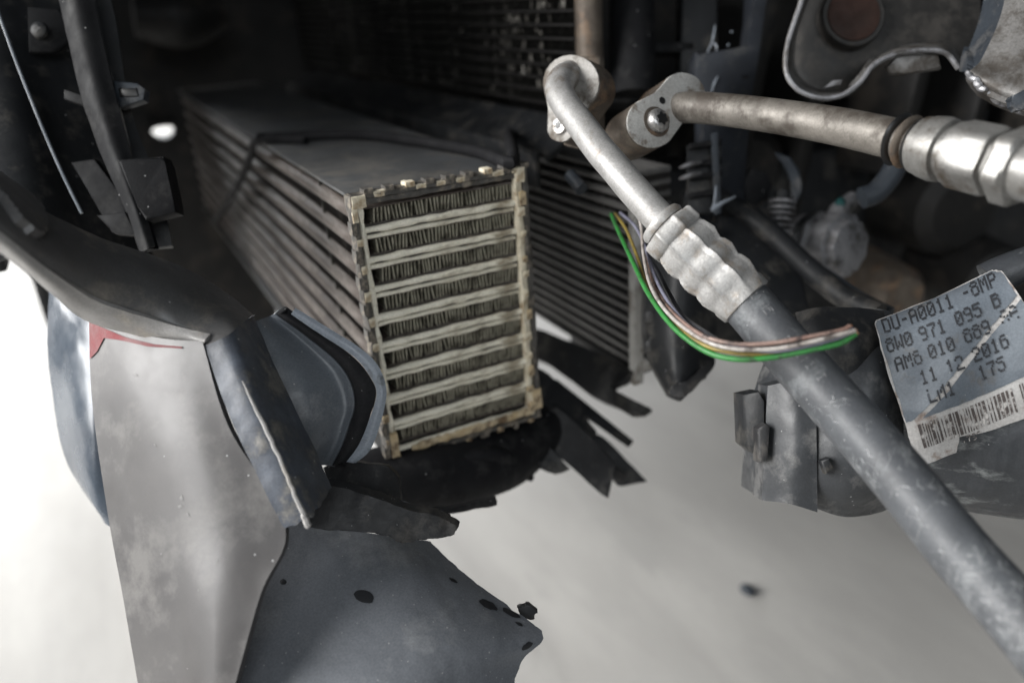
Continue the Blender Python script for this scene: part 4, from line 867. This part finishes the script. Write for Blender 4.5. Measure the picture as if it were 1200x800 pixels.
# black moulded frame between the pipes
mf = empty('plastic_carrier', P(840, 260, .42), 'black moulded carrier behind the pipe flanges, chipped and cracked', 'carrier')
obj('upright', PL([(815, 60, .44), (882, 58, .44), (884, -40, .44), (905, -40, .44), (890, 60, .44), (880, 120, .44), (872, 250, .44), (830, 262, .43), (806, 262, .42), (806, 220, .42), (828, 210, .43), (828, 130, .44), (812, 118, .44)], VIEW * .02, bev=.002), M['frame_plastic'], mf)
obj('upright', PL([(718, -30, .46), (752, -30, .46), (752, 120, .46), (716, 120, .46)], VIEW * .02, bev=.003), M['plastic2'], mf)
obj('upright', PL([(800, -30, .47), (842, -30, .47), (842, 60, .47), (815, 64, .47), (806, 130, .47), (795, 130, .47)], VIEW * .02, bev=.003), M['plastic'], mf)
for y in (50, 97): obj('crossbar', PL([(752, y, .47), (815, y - 2, .47), (815, y + 10, .47), (752, y + 12, .47)], VIEW * .01, bev=.001), M['plastic2'], mf)
obj('guide_tube', tube([P(740, -20, .455), P(741, 40, .455), P(742, 112, .455)], .013, 18, 10), M['plastic2'], mf)
b_ = PL([(806, 170, .412), (846, 160, .412), (846, 250, .412), (806, 250, .412)], VIEW * .004, bev=.001); obj('cage_back', b_, M['plastic'], mf)
for y in (168, 190, 205, 226): obj('cage_bar', PL([(808, y, .408), (846, y - 6, .408), (846, y + 1, .408), (808, y + 7, .408)], VIEW * .003, bev=.0006), M['plastic2'], mf)
obj('cage_post', PL([(834, 156, .407), (842, 154, .407), (846, 250, .407), (838, 252, .407)], VIEW * .003, bev=.0006), M['bluish'], mf)
for y in (197, 210): obj('chipped_edge', tube([P(796, y, .403), P(808, y - 4, .402), P(822, y - 7, .403)], [.0007, .0014, .0006], 7, 10), M['silver'], mf)
obj('chipped_edge', tube([P(834, 246, .402), P(846, 238, .402), P(862, 230, .403)], [.0014, .001, .0004], 7, 10), M['duct_edge'], mf)
obj('chipped_edge', tube([P(836, 246, .402), P(838, 232, .402), P(839, 218, .403)], [.0010, .0007, .0004], 7, 10), M['duct_edge'], mf)
for q in ([(829, 62), (835, 48), (838, 30)], [(836, 50), (840, 55), (839, 60)], [(834, 108), (837, 98), (841, 90)], [(852, 54), (853.5, 53), (855, 52)], [(856, 38), (857.5, 37.5), (859, 37)]):
    obj('crack', tube([P(x, y, .439) for x, y in q], [.0003, .0006, .0003], 6, 8), M['duct_edge'], mf)
obj('lug', PL([(868, 86, .44), (880, 86, .44), (880, 94, .44), (868, 96, .44)], VIEW * .006, bev=.001), M['plastic2'], mf)
# hidden plug, spring, coupling and cables
g = P(885, 218, .44); tag(obj('cap_nut', lathe(g, g + VIEW * .02, [(0, .006), (.08, .0095), (.3, .0105), (1, .0115)], 28, mod=lambda t, a: 1 + .06 * math.cos(8 * a)), M['plastic2']), 'round black ribbed cap below the brownish pipe', 'cap')
sp = empty('spring', P(915, 272, .43), 'small dark coil spring hanging under the brownish pipe', 'spring')
ctrl = []
for k in range(49):
    a = k / 48 * 2 * math.pi * 6; c = P(917 - 3 * k / 48, 232 + 42 * k / 48, .43); ctrl.append(c + c2w(Vector((math.cos(a), 0, math.sin(a)))) * .0065)
obj('coil', tube(ctrl, .0011, 7, 240), M['silver'], sp)
obj('core', tube([P(917, 224, .43), P(914, 278, .43)], .0045, 12, 4), M['plastic'], sp)
sh = empty('bent_sheet', P(930, 230, .45), 'dark bent sheet metal tongue beside the spring', 'sheet')
b_, _ = sheet(G([[(908, 180, .45), (925, 186, .445)], [(922, 200, .45), (936, 206, .445)], [(926, 220, .45), (938, 224, .445)], [(920, 240, .45), (930, 242, .45)]]), 8, 20, .002); obj('tongue', b_, M['bluish'], sh)
cp = empty('hose_coupling', P(970, 320, .44), 'scuffed silvery hose coupling under the brownish pipe', 'coupling')
k0, k1 = P(935, 285, .46), P(1000, 290, .43)
obj('collar', lathe(k0, k1, [(0, .010), (.03, .015), (.12, .0165), (.2, .0165), (.22, .0140), (.34, .0140), (.36, .0170), (.44, .0178), (.5, .0165), (.56, .0165), (.6, .0182), (.82, .0182), (.86, .0150), (.96, .0145), (1, .010)], 48, mod=lambda t, a: 1 + .035 * math.cos(9 * a) + .03 * math.sin(2 * a + 4 * t)), M['silver'], cp)
obj('neck', tube([P(975, 262, .445), P(985, 246, .445), P(1000, 232, .45)], [.006, .0055, .004], 14, 14), M['silver'], cp)
obj('seal_ring', lathe(k0.lerp(k1, .2), k0.lerp(k1, .34), [(0, .0165), (.5, .0185), (1, .0165)], 28), M['oring'], cp)
obj('green_cap', lathe(P(984, 240, .44), P(986, 236, .445), [(0, .0022), (.4, .0028), (1, .0024)], 14), M['teal'], cp)
for lbl, q, r, mm in (('black cable sloping from the frame towards the connector', [(840, 232, .43), (890, 262, .42), (940, 308, .41), (985, 345, .40), (1030, 368, .385)], .0058, 'plastic'),
                  ('thin dark cable beside the thicker sloping cable', [(930, 296, .425), (975, 325, .41), (1010, 348, .40), (1045, 366, .39)], .0026, 'bluish'),
                  ('pale grey tongue of hose hanging under the brownish pipe', [(1052, 190, .40), (1042, 208, .40), (1026, 226, .40), (1010, 232, .40)], .0055, 'bluish')):
    tag(obj('cable', tube([P(*c) for c in q], r, 14, 30), M[mm]), lbl, 'cable')
# dark lower arm behind the hose
am = empty('flat_lever', P(900, 350, .40), 'black flat lever behind the rubber hose', 'lever')
obj('plate', PL([(840, 250, .42), (880, 255, .425), (940, 320, .41), (950, 362, .40), (930, 372, .395), (880, 330, .40), (845, 300, .41)], VIEW * .012, bev=.002), M['plastic'], am)
# stamped bracket with rolled bright edge, rust plug
sb = empty('stamped_bracket', P(1000, 110, .36), 'stamped sheet bracket with bright curled edge and rusty plug', 'bracket')
edge = [(948, -40), (940, 0), (932, 24), (923, 54), (922, 84), (934, 104), (958, 114), (985, 112), (1008, 96), (1024, 76), (1048, 64), (1080, 59), (1108, 62), (1124, 80)]
b_, _ = sheet(G([[(x, y, .362) for x, y in edge], [(x + (4 if x < 1000 else 0), y - 5, .372) for x, y in edge], [(x + (10 if x < 1000 else 4), y - 8, .392) for x, y in edge]]), 100, 8, .0014); obj('curled_edge', b_, M['sheet_steel'], sb)
obj('rolled_rim', tube([P(x, y, .3615) for x, y in edge], .0011, 8, 110), M['silver'], sb)
obj('back_sheet', PL([(x + 4, y - 4, .398) for x, y in edge] + [(1150, 30, .398), (1150, -40, .398)], VIEW * .003, bev=.0006), M['sheet_dark'], sb)
obj('lip', PL([(1040, 78, .366), (1052, 66, .364), (1100, 62, .364), (1104, 80, .364), (1060, 86, .366), (1044, 86, .367)], VIEW * .004, bev=.0008), M['sheet_steel'], sb)
r0 = P(1000, 18, .392); obj('plug', lathe(r0 - VIEW * .002, r0 + VIEW * .006, [(0, .010), (.1, .0128), (.3, .0135), (1, .0135)], 32), M['rust'], sb)
obj('plug_ring', lathe(r0 - VIEW * .0005, r0 + VIEW * .006, [(0, .0150), (.2, .0158), (1, .0158)], 32), M['sheet_dark'], sb)
obj('glint_tab', PL([(964, 104, .366), (976, 94, .366), (988, 93, .366), (986, 100, .366)], VIEW * .002), M['silver'], sb)
# sheet flange at far right
rf = empty('inner_wing_flange', P(1170, 110, .33), 'worn grey inner wing flange with a frayed lower edge above the silver crimp', 'flange')
b_, _ = sheet(G([[(1185, -40, .34), (1215, -40, .335), (1260, -40, .33)], [(1172, 20, .338), (1205, 20, .332), (1260, 20, .325)], [(1150, 70, .338), (1190, 78, .33), (1250, 80, .322)], [(1136, 86, .338), (1165, 105, .332), (1215, 122, .324)], [(1150, 108, .345), (1182, 124, .34), (1230, 138, .33)]]), 30, 40, .0022); obj('skin', b_, M['sheet_steel'], rf)
b_, _ = sheet(G([[(1160, -40, .36), (1186, -40, .345)], [(1148, 20, .36), (1174, 20, .342)], [(1134, 60, .36), (1152, 70, .342)], [(1130, 84, .36), (1138, 88, .342)]]), 10, 30, .002); obj('return', b_, M['bluish'], rf)
obj('frayed_edge', tube(jag([P(1134, 84, .337), P(1145, 98, .336), P(1158, 110, .335), P(1176, 121, .334), P(1200, 130, .332)], .0008, 5, closed=False), [.001, .0016, .0012, .0018, .001], 7, 60), M['silver'], rf)
obj('shard', PL([(1183, 116, .322), (1202, 104, .32), (1215, 118, .32), (1206, 126, .32), (1190, 130, .322)], VIEW * .003, amp=.0006), M['bluish'], rf)
# pebble-sized litter on the concrete
for (px, py), c in (((876, 694), 'bluish'),):
    q = PZ(px, py, .0); b_ = bmesh.new(); bmesh.ops.create_icosphere(b_, subdivisions=2, radius=.006, matrix=Matrix.Translation(q + Vector((0, 0, .003))) @ Matrix.Diagonal((1, 1.3, .55, 1)))
    tag(obj('paint_chip', b_, M[c]), 'tiny dark blue chip lying on the concrete', 'chip')
